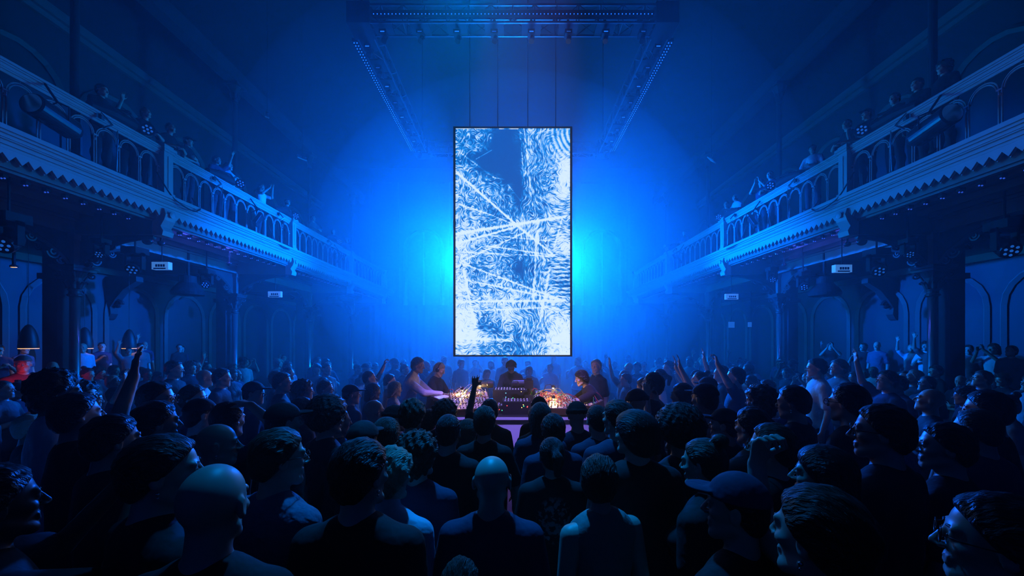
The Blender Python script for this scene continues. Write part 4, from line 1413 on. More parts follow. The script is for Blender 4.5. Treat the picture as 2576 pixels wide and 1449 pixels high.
# cameras on stands
def camcorder(loc, rz, label):
    r = thing('video_camera', label, 'camera', loc, rz)
    b = MB(); b.lathe([(0.02, -0.34), (0.055, -0.33), (0.062, -0.24), (0.05, -0.22), (0.05, -0.02)], (0, 0, 0.42), 18, (-1, 0, 0)); b.build('lens', M['gloss_black'], r)
    b = MB(); b.box(-0.02, 0.13, -0.05, 0.05, 0.35, 0.49); b.box(0.0, 0.09, -0.025, 0.025, 0.49, 0.53); b.build('camera_body', M['black'], r)
    b = MB(); b.lathe([(0.03, 0), (0.03, 0.02), (0.012, 0.03), (0.012, 0.30), (0.035, 0.32), (0.035, 0.35)], (0.05, 0, 0), 12); b.box(-0.02, 0.12, -0.03, 0.03, 0.12, 0.24); b.build('stand', M['black'], r)
    return r
camcorder((-0.66, 6.66, TT), 0.0, 'black video camera on a short stand left of centre on the table')
camcorder((0.32, 6.68, TT), math.pi, 'black video camera on a short stand right of centre on the table')
# gooseneck lamps
def goose(loc, pts, label, e=3.0, aim=(0, 0, -1)):
    r = thing('gooseneck_lamp', label, 'lamp', loc)
    b = MB(); b.lathe([(0.04, 0), (0.04, 0.015), (0.008, 0.02)], (0, 0, 0), 12); b.build('base', M['black'], r)
    b = MB(); b.tube([(0, 0, 0.01)]+pts, 0.006, 6); b.build('neck', M['black'], r, smooth=True)
    q = Vector(pts[-1])
    b = MB(); b.lathe([(0.010, 0.03), (0.026, 0.015), (0.032, -0.015)], q, 12); b.build('lamp_shade', M['black'], r)
    b = MB(); b.ell(q-Vector((0, 0, 0.012)), 0.018, 10, 6); b.build('bulb', M['bulb'], r)
    l = lamp('gooseneck_bulb_light', 'POINT', Vector(loc)+q-Vector((0, 0, 0.05)), e, WARM, 0.02)
goose((-1.0, 6.35, TT), [(0.02, 0, 0.2), (0.06, 0, 0.34), (0.14, -0.02, 0.40), (0.20, -0.02, 0.385)], 'gooseneck lamp with a warm bulb over the left synthesizer', 6)
goose((-0.40, 6.55, TT), [(0, 0, 0.3), (-0.03, 0, 0.42), (-0.10, 0, 0.45), (-0.14, 0, 0.43)], 'gooseneck lamp bent over the cables beside the left camera', 5)
goose((0.50, 6.50, TT), [(0, 0, 0.32), (0.04, 0, 0.42), (0.11, 0, 0.44), (0.16, 0, 0.40)], 'upper of the two gooseneck lamps beside the right camera', 5)
goose((0.46, 6.15, TT), [(0, 0, 0.22), (0.05, 0, 0.30), (0.12, 0, 0.31), (0.17, 0, 0.275)], 'lower of the two gooseneck lamps beside the right camera', 6)

# ---------------------------------------------------------------- the five players
LEFTF, RIGHTF = (-1, -0.05), (1, -0.1)
def at_rz(x, y, Z, pose, hair, fdir, **kw):
    return at_head(x, y, Z, pose, hair, face=fdir, **kw)
dj = [
 at_head(1052, 898, 6.95, 'dj_lean', 'short', near=True, face=(1, -0.1), base=0.0, hcol='black', shirt='violet', skin='deep', label='player in a pale long-sleeved shirt leaning over the table from its left end'),
 at_head(1106, 912, 7.45, 'dj_short', 'short', near=True, face=(1, -0.35), hcol='fair', shirt='black', skin='fair', extra=('headphones',), label='short-haired blond player in a black T-shirt behind the leaning one, looking down'),
 at_head(1286, 905, 8.35, 'dj_down', 'cap', near=True, face=(0, -1), hcol='black', shirt='black', skin='fair', extra=('headphones', 'glasses'), label='player in a dark cap facing the camera, head bent, right under the screen'),
 at_head(1462, 930, 6.60, 'dj_reach', 'bob', near=True, face=(-1, -0.12), hcol='black', shirt='black', skin='fair', label='dark-haired player in a black T-shirt reaching both bare arms over the right synthesizers'),
 at_head(1499, 903, 7.30, 'look_left', 'short', near=True, face=(-1, -0.5), hcol='fair', shirt='black', skin='fair', extra=('neckphones',), label='tall player standing upright behind the reaching one with headphones round the neck'),
]

# ---------------------------------------------------------------- the crowd: people one can tell apart
H = [
 # x, y of the top of the head, distance, pose, hair, hair colour, shirt, skin, extras, turn, width, label
 (1230,1147,1.78,'stand','bald','black','navy','fair',('glasses',),0.0,1.05,'bald person with glasses in a dark T-shirt right in front of the camera'),
 (1003,1120,1.9,'collar','tousled','fair','pale','fair',(),-0.15,1.0,'fair tousled person in a pale collared shirt seen from behind'),
 (905,1100,1.42,'look_right','short','black','black','fair',('earrings',),0.1,1.0,'large dark figure with earrings between the denim jacket and the pale collared shirt'),
 (568,1166,1.22,'stand','bald','grey','black','fair',(),0.25,1.0,'bald person with a big shiny scalp close to the camera on the left'),
 (668,1074,1.62,'look_right','short','brown','denim','fair',('glasses',),-0.15,1.0,'person in a crumpled denim jacket with glasses, head turned to the right'),
 (588,1066,2.35,'look_right','bald','black','navy','tan',('earrings',),-0.2,1.0,'bald person with an earring below the bent raised arm'),
 (585,1008,2.75,'hand_on_head','short','black','black','fair',(),0.2,1.0,'person holding a bent bare arm up over the head, left part of the crowd'),
 (735,1010,2.65,'stand','cap','black','black','fair',(),-0.3,1.0,'person in a dark cap in front of the curly haired one, left of the table'),
 (822,990,2.9,'stand','afro','black','black','fair',('glasses',),-0.3,1.0,'person with a big round mop of hair and glasses left of the table'),
 (852,1026,3.15,'look_right','crop','black','navy','fair',(),0.0,1.0,'close-cropped person just right of the big mop of hair'),
 (929,1006,3.5,'look_right','bald','black','navy','fair',('glasses',),0.1,1.0,'bald person with glasses lit from the table, left of the flat cap'),
 (976,1017,3.35,'look_right','beanie','black','black','fair',(),0.0,1.0,'person in a beanie looking right beside the bald one with glasses'),
 (1043,1000,3.2,'woman','tousled','brown','navy','fair',(),0.0,1.0,'person with thick layered brown hair in front of the leaning player'),
 (982,1048,2.75,'woman','bob','brown','black','fair',(),0.0,1.0,'person with a smooth brown bob below the beanie'),
 (913,1056,2.30,'stand','cap','black','black','tan',(),0.0,1.0,'person in a black cap behind the large dark figure'),
 (1040,1080,2.15,'look_right','curly','brown','navy','fair',(),0.0,1.0,'curly brown-haired person behind the pale collared shirt'),
 (1126,1041,2.7,'stand','crop','black','black','fair',(),0.0,1.0,'close-cropped person with a thick neck between the curly hair and the broad shoulders'),
 (1120,1002,3.6,'woman','curly','black','black','fair',(),0.0,1.0,'person with wild black curls against the bright cables of the left synthesizer'),
 (1080,1028,3.9,'woman','bob','black','navy','fair',(),0.0,1.0,'person with a small dark bob between the layered brown hair and the wild curls'),
 (1178,1052,3.3,'woman_turn','bob','brown','denim','fair',(),0.0,0.95,'person with a low brown bob at the corner of the white table front'),
 (1218,1019,2.95,'clasped','short','brown','black','fair',(),0.0,0.93,'broad-shouldered brown-haired person standing in front of the table centre'),
 (1238,1002,3.75,'point','short','black','black','tan',(),0.0,1.0,'person raising a dark hand with spread fingers before the table'),
 (1352,1018,3.6,'woman','long','brown','black','fair',(),0.15,0.95,'person with long brown hair next to the white table front'),
 (1356,996,4.15,'stand','beanie','black','black','fair',(),0.0,0.95,'person in a beanie close to the middle of the table'),
 (1388,1011,3.1,'woman','long','black','navy','fair',(),-0.1,0.95,'person with long straight black hair in front of the right camera'),
 (1404,1039,3.0,'stand','short','black','navy','fair',(),0.1,1.0,'short-haired person in navy in front of the long straight black hair'),
 (1436,1008,3.35,'stand','beanie','black','navy','fair',('glasses',),0.1,1.0,'person in a pointed dark beanie in front of the colourful cables'),
 (1487,1018,3.05,'stand','crop','black','navy','fair',(),0.1,1.0,'close-cropped person with ears standing out, below the reaching player'),
 (1546,1004,2.72,'look_left','short','black','navy','fair',(),0.0,1.05,'tall short-haired person in a collarless navy top, right of the table'),
 (1608,1028,2.2,'look_left','bob','black','black','fair',(),0.0,1.1,'person with a dome of smooth black hair right of centre'),
 (1600,976,3.7,'stand','beanie','black','black','fair',(),0.2,1.0,'person in a tall dark beanie before the glow at the right end of the table'),
 (1660,1012,2.6,'stand','afro','black','black','tan',(),0.1,1.0,'person with a wide round head of hair right of the dome of black hair'),
 (1388,1099,2.45,'woman','ponytail','black','print','fair',(),0.0,1.0,'person in a dark T-shirt with a faded print across the back'),
 (1507,1141,1.85,'woman_turn','short','brown','linen','fair',('glasses',),0.25,1.0,'person with glasses and a loose linen vest right in front of the camera'),
 (1748,1086,1.98,'woman','bun','brown','black','fair',('earrings',),0.5,1.0,'person with hair tied up in a bun, right of centre'),
 (1848,1184,1.38,'look_left','cap','navy','black','fair',(),0.35,0.95,'person in a wrinkled cap facing left, near the camera on the right'),
 (1972,1062,1.95,'look_left','short','brown','black','fair',('glasses',),0.2,1.0,'person with glasses in sharp profile towards the stage, right part'),
 (2040,1116,1.72,'look_left','long','black','black','fair',(),0.15,1.0,'long-haired person in near darkness beside the sharp profile'),
 (2192,1014,1.95,'look_left','short','black','black','fair',('glasses',),0.1,1.0,'tall person with glasses facing left, in front of the right iron column'),
 (2075,962,2.9,'stand','short','black','black','fair',('glasses',),0.0,1.0,'person with glasses and short black hair behind the tall one with glasses'),
 (1806,1026,3.0,'look_left','cap','black','black','fair',(),0.1,1.0,'person in a dark cap whose face catches the light, right of centre'),
 (1790,962,3.15,'stand','cap','black','white','tan',(),0.1,1.0,'person in a dark cap and a glowing white T-shirt'),
 (1652,934,4.0,'up','short','black','black','fair',(),0.5,1.0,'dark-haired person in a black shirt tipping the head back'),
 (1700,962,3.9,'phone','short','brown','black','fair',(),0.2,1.0,'person filming with both hands raised, right of the tipped-back head'),
 (1880,1022,2.6,'stand','short','black','black','fair',(),0.1,1.0,'short-haired person in front of the white T-shirt and cap'),
 (1932,966,3.3,'stand','curly','brown','black','fair',(),0.1,1.0,'person with loose curls right of the glowing white T-shirt'),
 (2010,968,3.0,'crossed','short','black','black','fair',('earrings',),0.1,1.0,'person with crossed arms and an earring on the right'),
 (2052,900,5.6,'stand','short','black','white','fair',(),0.0,1.05,'person in a white T-shirt standing tall on the right'),
 (2108,902,6.3,'clasped','short','brown','grey','fair',(),0.0,1.05,'person with hands clasped beside the tall white T-shirt'),
 (1812,918,6.2,'raised','short','black','black','fair',(),0.0,1.0,'person stretching a bare arm high with a cup on the right'),
 (1846,922,5.2,'fist','short','black','navy','fair',(),0.2,1.0,'person holding a fist in the air on the right'),
 (1760,928,5.4,'hands_up','bun','brown','pale','fair',(),0.2,1.0,'person in a pale sleeveless top with both arms up on the right'),
 (2230,930,4.9,'raised','short','black','navy','fair',(),0.2,1.0,'person with one bare arm raised high near the right iron column'),
 (395,958,3.05,'look_right','short','black','black','fair',('glasses',),-0.2,1.05,'tall person with glasses looking right, left part of the crowd'),
 (370,1006,2.35,'stand','short','black','white','tan',(),-0.2,1.0,'dark head above a bright white shirt on the left'),
 (488,966,3.6,'look_right','short','brown','navy','fair',(),-0.2,1.0,'person leaning the head right behind the dark head and white shirt'),
 (500,1000,2.9,'stand','cap','black','black','fair',(),-0.1,1.0,'person in a black cap left of the bent raised arm'),
 (150,925,2.7,'stand','curly','black','white','tan',(),-0.1,1.0,'person with thick dark curls and a white collar near the left column'),
 (225,985,2.35,'raised','short','black','black','fair',(),-0.1,1.0,'person holding a hand straight up in front of the left column'),
 (300,1040,2.0,'stand','short','black','black','fair',(),-0.1,1.0,'short-haired dark figure behind the checked shirt'),
 (400,1090,1.42,'look_right','short','black','black','fair',('earrings',),-0.3,1.05,'dark figure with an earring and a cup, left of the big shiny scalp'),
 (90,1165,1.35,'phone','short','black','black','deep',(),-0.2,1.0,'person at the left edge holding both hands up to the face'),
 (1155,1400,1.30,'stand','short','brown','black','fair',(),0.0,0.8,'top of a small brown-haired head at the bottom of the picture'),
 (2120,1216,1.02,'near_arm','short','brown','black','fair',('earrings',),0.25,1.0,'large dark profile with an earring and a raised fist, very close on the right'),
 (2440,1236,1.02,'look_left','short','black','black','fair',('glasses',),0.2,1.0,'shadowy face with glasses in the lower right corner'),
 (2380,1060,2.0,'look_left','short','black','black','fair',(),0.1,1.0,'shadowy person between the right column and the edge'),
 (2478,980,2.6,'stand','short','black','black','fair',(),0.1,1.0,'shadowy person beyond the right column, hair cut short'),
 (820,955,5.2,'look_right','short','brown','navy','fair',(),0.0,1.0,'person with a lit face and quiff left of the table'),
 (766,952,4.6,'look_right','curly','brown','navy','fair',(),0.0,1.0,'curly-haired person behind the dark cap'),
 (935,932,6.3,'fist','crop','black','white','tan',(),0.0,1.0,'close-cropped person in white lifting an elbow left of the table'),
 (940,962,5.4,'woman','long','black','navy','deep',(),0.0,1.0,'long-haired person in navy left of the standing players'),
 (1005,940,6.9,'stand','short','black','grey','fair',(),-0.1,1.0,'short-haired person in an open grey jacket just left of the players'),
 (885,966,4.7,'look_right','cap','black','navy','fair',(),0.0,1.0,'person in a light-catching cap left of the table'),
 (995,958,5.9,'woman','long','fair','violet','fair',(),-0.1,1.0,'long fair-haired person in a pale top close to the table end'),
 (1573,938,7.0,'stand','short','brown','grey','fair',(),0.0,1.0,'short-haired person in grey just right of the upright player'),
 (1620,948,5.2,'woman','bob','brown','white','fair',(),0.0,1.0,'person in white with a light bob right of the table'),
 (712,935,4.9,'look_right','short','black','black','tan',(),0.0,1.0,'dark-haired person looking right, left of the curly-haired one'),
 (640,958,4.2,'look_right','cap','black','navy','fair',(),-0.1,1.0,'person in a cap behind the bent raised arm'),
 (560,925,5.4,'stand','short','black','navy','fair',(),-0.1,1.0,'person in front of the second left column'),
 (440,905,6.0,'stand','short','black','black','fair',(),0.0,1.05,'tall person with short black hair far left under the balcony'),
]
# let nobody stand inside a neighbour: nudge crowded pairs apart on the floor
XY = [[(h[0]-HX)*h[2]/F, h[2]] for h in H]
X0 = [tuple(q) for q in XY]
fixed = [(o.location.x, o.location.y) for o in dj]
for it in range(80):
    for i in range(len(H)):
        for j in range(i+1, len(H)):
            dx, dy = XY[j][0]-XY[i][0], XY[j][1]-XY[i][1]
            m_ = math.hypot(dx/0.47, dy/0.36)
            if m_ < 1 and m_ > 1e-4:
                k_ = (1-m_)/m_*0.25
                XY[j][0] += dx*k_*0.5; XY[j][1] += dy*k_; XY[i][0] -= dx*k_*0.5; XY[i][1] -= dy*k_
        for fx_, fy_ in fixed:
            dx, dy = XY[i][0]-fx_, XY[i][1]-fy_
            m_ = math.hypot(dx/0.5, dy/0.45)
            if m_ < 1: XY[i][0] += dx*(1-m_)*0.4; XY[i][1] += dy*(1-m_)*0.4
        XY[i][0] += (X0[i][0]-XY[i][0])*0.03
for (x, y, Z, pose, hair, hc_, sh_, sk_, ex, turn, wd, lab), (gx_, gy_) in zip(H, XY):
    x, Z = HX+gx_*F/gy_, gy_
    at_head(x, y, Z, pose, hair, turn=turn, hcol=hc_, shirt=sh_, skin=sk_, extra=ex, label=lab, wide=wd)
NAMED = len(PEOPLE)

# the rest of the crowd, filling the floor and the aisle steps
RC = random.Random(21)
occ = [(p[1][0], p[1][1]) for p in PEOPLE]
def free(x, y, r=0.5):
    return all((x-a)**2+(y-b_)**2 > r*r for a, b_ in occ)
HK = ['short', 'short', 'crop', 'tousled', 'long', 'bob', 'curly', 'cap', 'beanie', 'ponytail', 'bun', 'short', 'bald', 'long']
PK = ['stand', 'stand', 'look_left', 'look_right', 'woman', 'crossed', 'clasped', 'phone', 'raised', 'up', 'stand', 'woman', 'bottle']
HN = {'short': 'short hair', 'crop': 'cropped hair', 'tousled': 'tousled hair', 'long': 'long hair', 'bob': 'a bob', 'curly': 'curls', 'cap': 'a cap', 'beanie': 'a beanie', 'ponytail': 'a ponytail', 'bun': 'a hair bun', 'bald': 'a bald head', 'afro': 'an afro', 'balding': 'thin hair'}
SN = {'black': 'black', 'navy': 'navy', 'grey': 'grey', 'white': 'white', 'denim': 'denim', 'pale': 'pale blue', 'violet': 'lilac', 'red': 'red', 'linen': 'linen'}
PN = {'phone': ' holding both hands up', 'raised': ' raising one hand', 'crossed': ' with folded arms', 'clasped': ' with hands together', 'bottle': ' holding up a drink', 'up': ' looking up', 'rail': ' leaning on the rail', 'fist': ' raising a fist', 'point': ' raising one hand'}
HS = {'short': 'short-haired', 'crop': 'close-cropped', 'tousled': 'tousle-haired', 'long': 'long-haired', 'bob': 'bob-haired', 'curly': 'curly-haired', 'cap': 'cap-wearing', 'beanie': 'beanie-wearing', 'ponytail': 'ponytailed', 'bun': 'bun-haired', 'bald': 'bald'}
PS = {'phone': ', both hands up', 'raised': ', one hand up', 'crossed': ', arms folded', 'clasped': ', hands together', 'bottle': ', lifting a drink', 'up': ', looking up', 'look_left': ', head turned left', 'look_right': ', head turned right'}
FILL = []
def filler(x, y, base, region, sectors=None):
    hair = RC.choice(HK); pose = RC.choice(PK)
    if hair in ('long', 'bob', 'ponytail', 'bun') and pose in ('stand', 'look_left'): pose = 'woman'
    sc = RC.uniform(0.92, 1.045)
    if pose == 'woman': sc *= 0.965
    sh_ = RC.choice(['black', 'black', 'black', 'navy', 'navy', 'grey', 'grey', 'denim', 'white', 'pale'])
    hc_ = RC.choice(['black', 'black', 'brown', 'brown', 'fair'])
    if hair in ('cap', 'beanie'): hc_ = 'black'
    d = STAGE-Vector((x, y, 0))
    rz = math.atan2(-d.x, d.y)+RC.uniform(-0.35, 0.35)
    o = person((x, y, base), rz, pose, hair, hc_, sh_, RC.choice(['fair', 'fair', 'fair', 'tan', 'deep']), sc, 'x', (), None, RC.randint(0, 1), full=(y < 7 or y > 9.5), wide=sc if False else 1.0)
    FILL.append([o, x, y, region, hair, sh_, pose])
    occ.append((x, y))

def scatter(x0, x1, y0, y1, step, region, base=0.0, jit=0.16, keep=None, p=1.0):
    y = y0
    row = 0
    while y < y1:
        x = x0 + (step/2 if row % 2 else 0)
        while x < x1:
            px_, py_ = x+RC.uniform(-jit, jit), y+RC.uniform(-jit, jit)
            if RC.random() < p and free(px_, py_, 0.56) and (keep is None or keep(px_, py_)):
                filler(px_, py_, base, region)
            x += step
        y += step*0.86
        row += 1
def not_table(x, y):
    if -1.75 < x-0.15 < 1.75 and 5.3 < y < 8.9: return False
    if abs(x) < 0.34*y and 3.0 < y < 5.6: return False
    for cx_ in (9.75, 9.35):
        for cy_ in BAYS[2:]:
            if abs(abs(x)-cx_) < 0.75 and abs(y-cy_) < 0.5: return False
    return True
def clear_view(x, y): return not_table(x, y) and abs(x) > 0.30*y
scatter(-9.0, -1.3, 3.1, 6.2, 0.74, 'in the crowd on the left side of the floor', keep=not_table)
scatter(1.5, 9.0, 3.1, 6.2, 0.74, 'in the crowd on the right side of the floor', keep=not_table)
scatter(-9.0, -1.9, 6.3, 9.4, 0.88, 'left of the table', keep=not_table)
scatter(2.1, 8.8, 6.3, 9.4, 0.88, 'right of the table', keep=not_table)
scatter(-6.8, 6.8, 9.5, 13.2, 1.22, 'behind the table facing the camera', keep=not_table)
scatter(-9.0, -6.8, 9.6, 14, 1.15, 'near the second left column', keep=not_table)
scatter(6.8, 8.6, 9.6, 14, 1.15, 'near the second right column', keep=not_table)
scatter(-11.9, -10.6, 6.6, 14.5, 0.92, 'on the aisle step under the left balcony', 0.42, 0.12)
scatter(10.45, 11.7, 6.6, 14.5, 0.92, 'on the aisle step under the right balcony', 0.42, 0.12)
# standing room beside the camera, mostly in the dark
for x, y in ((-1.15,1.45),(-2.0,1.55),(-1.95,2.35),(-2.6,2.1),(-2.9,2.75),(-3.6,2.6),(-1.0,2.45),(-1.6,2.85),(2.4,1.6),(2.7,2.3),(1.9,2.75),(3.3,2.2),(3.5,2.85),(2.9,3.0),(4.2,2.7),(-4.3,3.0),(1.1,2.2),(0.95,1.75)):
    if free(x, y, 0.44): filler(x, y, 0.0, 'in the dark near the camera')

# ---------------------------------------------------------------- people along the balcony rails
GZ = 5.60
BAL = [  # side, pixel x, pose, hair, shirt, skin, offset from the rail, turn, label
 (-1, 352, 'rail', 'short', 'black', 'fair', 0.38, 0.5, 'person leaning over the left rail above the seven-lens lamp'),
 (-1, 412, 'rail', 'short', 'black', 'fair', 0.38, 0.3, 'second person leaning over the left rail, beside the first'),
 (-1, 472, 'crossed', 'cap', 'black', 'fair', 0.42, -0.3, 'person in a cap standing at the left rail'),
 (-1, 545, 'point', 'short', 'navy', 'tan', 0.45, -0.2, 'person lifting an arm at the left rail'),
 (-1, 576, 'clasped', 'tousled', 'pale', 'fair', 0.40, -0.1, 'person in a pale top with hands at the chin on the left balcony'),
 (-1, 657, 'phone', 'short', 'white', 'tan', 0.42, -0.5, 'person in a white vest holding a phone at the left rail'),
 (-1, 715, 'rail', 'cap', 'black', 'fair', 0.42, 0.0, 'person in a dark cap leaning beside the white vest on the left balcony'),
 (-1, 782, 'rail', 'short', 'grey', 'fair', 0.42, 0.0, 'person at the left rail beyond the second rail post'),
 (-1, 838, 'stand', 'short', 'navy', 'fair', 0.45, 0.0, 'person at the far part of the left rail, nearer of two'),
 (-1, 872, 'stand', 'bob', 'navy', 'fair', 0.45, 0.0, 'person at the far end of the left rail'),
 (-1, 255, 'crossed', 'short', 'black', 'fair', 0.50, 0.2, 'person in the dark behind the left rail nearest the camera'),
 (-1, 320, 'raised', 'short', 'black', 'fair', 0.85, 0.2, 'person with one arm up in the dark behind the left rail'),
 (1, 2045, 'crossed', 'cap', 'white', 'tan', 0.42, 0.6, 'person in a white T-shirt and cap standing at the right rail'),
 (1, 1915, 'phone', 'cap', 'navy', 'fair', 0.45, 0.3, 'person in a cap holding both hands up at the right rail'),
 (1, 1862, 'rail', 'short', 'pale', 'fair', 0.42, -0.3, 'person in a pale cap and top leaning on the right rail'),
 (1, 1832, 'rail', 'short', 'black', 'fair', 0.42, 0.2, 'short-haired person in black leaning over the second right rail post'),
 (1, 1950, 'rail', 'bob', 'navy', 'fair', 0.40, 0.0, 'person with a bob leaning low behind the right arcade'),
 (1, 2148, 'rail', 'short', 'black', 'fair', 0.42, 0.3, 'person leaning on the right rail beside the one with the cap and cup'),
 (1, 2182, 'bottle', 'cap', 'black', 'fair', 0.42, 0.2, 'person in a cap with a cup behind the right seven-lens lamp'),
 (1, 2252, 'crossed', 'short', 'black', 'fair', 0.5, 0.2, 'dim person behind the right rail, third from the camera'),
 (1, 2308, 'stand', 'short', 'black', 'fair', 0.5, 0.2, 'dim person behind the right rail, second from the camera'),
 (1, 2375, 'stand', 'curly', 'black', 'fair', 0.5, 0.2, 'dim curly-haired person behind the right rail nearest the camera'),
 (1, 1722, 'crossed', 'short', 'navy', 'fair', 0.5, 0.0, 'hazy person standing at the far part of the right rail'),
 (1, 1672, 'stand', 'bob', 'navy', 'fair', 0.5, 0.0, 'hazy person with a bob at the far end of the right rail'),
]
for sd, px_, pose, hair, sh_, sk_, off, turn, lab in BAL:
    X = FX[sd]+off
    if pose == 'rail': X = FX[sd]+0.48
    Z = X*F/abs(px_-HX)
    d = Vector((0, 9.0, 0))-Vector((sd*X, Z, 0))
    base = GZ
    person((sd*X, Z, base), math.atan2(-d.x, d.y)+(turn if sd > 0 else -turn)*0.8, pose, hair, 'black' if hair in ('cap',) else 'brown', sh_, sk_, 1.0, lab)

# tell the fillers apart in words
from collections import Counter, defaultdict
SH3 = lambda f: short[f[3]]
def lab1(f): return '%s person in %s%s, %s' % (HS[f[4]], SN[f[5]], PS.get(f[6], ''), short[f[3]])
def near_word(f):
    best, bd = None, 9
    for g in FILL:
        if g is f: continue
        dd = math.hypot(g[1]-f[1], g[2]-f[2])
        if dd < bd: bd, best = dd, g
    return best
short = {'in the crowd on the left side of the floor': 'in the left crowd', 'in the crowd on the right side of the floor': 'in the right crowd', 'left of the table': 'left of table',
         'right of the table': 'right of table', 'behind the table facing the camera': 'behind the table', 'near the second left column': 'by second left column',
         'near the second right column': 'by second right column', 'on the aisle step under the left balcony': 'under left balcony',
         'on the aisle step under the right balcony': 'under right balcony', 'in the dark near the camera': 'near the camera'}
labs = Counter(lab1(f) for f in FILL)
seen = defaultdict(list)
for f in FILL:
    L1 = lab1(f)
    if labs[L1] > 1:
        g = near_word(f)
        L1 = '%s person in %s%s, %s, beside %s one in %s' % (HS[f[4]], SN[f[5]], PS.get(f[6], ''), short[f[3]], HS[g[4]], SN[g[5]])
    f[0]['label'] = L1
    seen[L1].append(f)
for f in FILL:
    f[0]['group'] = 'audience ' + f[3]

# ---------------------------------------------------------------- balcony tier and lamps
for sx in (-1, 1):
    X = FX[sx]
    b = MB(); b.box(sx*(X+0.16), sx*(abs(XL if sx < 0 else XR)-0.01), -1.35, 25.2, 5.42, 5.60)
    trim(b, M['dark_plaster'])

def par_lamp(sx, px_, label, h=6.62):
    X = FX[sx]-0.02
    Z = X*F/abs(px_-HX)
    r = thing('seven_lens_lamp', label, 'stage lamp', (sx*X, Z, h), 0, 'seven-lens lamps clamped on the balcony rails')
    ax = Vector((-sx*0.55, -0.78, -0.12)).normalized()
    b = MB(); b.lathe([(0.04, -0.26), (0.10, -0.22), (0.125, -0.08), (0.125, 0.0), (0.112, 0.006), (0.108, -0.02)], (0, 0, 0), 20, ax)
    hd = b.build('lamp_housing', M['gloss_black'], r, smooth=False); hd.location = (-sx*0.13, 0.02, 0)
    u = ax.orthogonal().normalized(); w = ax.cross(u)
    b = MB()
    b.ell(ax*0.0, 0.022, 10, 6)
    for k in range(6):
        a = k*math.pi/3
        b.ell(u*math.cos(a)*0.068+w*math.sin(a)*0.068, 0.022, 10, 6)
    ln = b.build('lens_cluster', M['lens'], r, smooth=True); ln.location = (-sx*0.13, 0.02, 0)
    b = MB()
    b.tube([(sx*0.05, 0.02, 0.0), (sx*0.05, -0.10, 0.02), (sx*0.05, -0.55, 0.01), (sx*0.05, -0.95, -0.05)], [0.06, 0.11, 0.12, 0.07], 10)
    b.tube([(sx*0.0, -0.05, 0.1), (-sx*0.08, -0.3, 0.12), (sx*0.02, -0.6, 0.1)], 0.025, 6)
    b.build('yoke', M['black'], r)
    b = MB(); b.box(sx*0.0, sx*0.14, -0.86, -0.72, -0.24, -0.08); b.tube([(sx*0.0, -0.8, -0.12), (-sx*0.12, -0.7, -0.30), (-sx*0.05, -0.8, -0.42)], 0.022, 6)
    b.tube([(sx*0.08, -0.4, -0.1), (sx*0.08, -0.4, -0.25), (sx*0.02, -0.45, -0.45), (sx*0.08, -0.42, -1.05)], 0.014, 6)
    b.build('clamp', M['chrome'], r)
for px_, l in ((353, 'nearest'), (592, 'second'), (734, 'third'), (846, 'farthest')):
    par_lamp(-1, px_, 'black seven-lens lamp clamped on the left balcony rail, %s from the camera' % l)
for px_, l in ((2186, 'nearest'), (1951, 'second'), (1818, 'third'), (1684, 'farthest')):
    par_lamp(1, px_, 'black seven-lens lamp clamped on the right balcony rail, %s from the camera' % l)

def drum(sx, Z, z, label, big=True):
    X = FX[sx]-0.22
    r = thing('drum_lamp', label, 'stage lamp', (sx*X, Z, z), 0, 'large lamps hung outside the balcony rails')
    ax = Vector((sx*0.15, 1, -0.10)).normalized()
    if big:
        b = MB(); b.lathe([(0.16, -0.42), (0.175, -0.40), (0.175, 0.22), (0.13, 0.30), (0.08, 0.36)], (0, 0, 0), 28, ax); b.build('lamp_housing', M['gloss_black'], r, smooth=False)
        b = MB(); b.lathe([(0.001, -0.425), (0.15, -0.425), (0.15, -0.415), (0.001, -0.415)], (0, 0, 0), 24, ax); b.build('front_glass', M['chrome'], r)
    else:
        b = MB(); b.obox((0, 0, 0), (0.10, 0.46, 0.34), (0.0, -sx*0.5, -sx*0.5)); b.build('lamp_housing', M['gloss_black'], r)
        b = MB(); b.obox((-sx*0.055, -0.03, -0.03), (0.01, 0.40, 0.28), (0.0, -sx*0.5, -sx*0.5)); b.build('front_glass', mat('lamp_front_glass', (0.3, 0.34, 0.42), 0.15, noise=(9, (0.25, 0.3, 0.38))), r)
    b = MB()
    b.tube([(-0.19, 0, 0), (-0.19, 0, 0.22), (0.0, 0, 0.30), (0.19, 0, 0.22), (0.19, 0, 0)], 0.012, 6)
    b.tube([(0, 0, 0.30), (sx*0.22, 0, 0.62)], 0.018, 6)
    b.build('yoke', M['black'], r)
drum(-1, 6.55, 5.86, 'large round drum lamp outside the left rail nearest the camera')
drum(1, 6.85, 5.88, 'large round drum lamp outside the right rail nearest the camera')
drum(-1, 11.7, 5.82, 'square floodlamp outside the left rail before the second post', False)
drum(1, 11.9, 5.82, 'square floodlamp outside the right rail before the second post', False)
drum(-1, 17.2, 5.82, 'square floodlamp outside the left rail beyond the second post', False)
drum(1, 17.2, 5.82, 'square floodlamp outside the right rail beyond the second post', False)

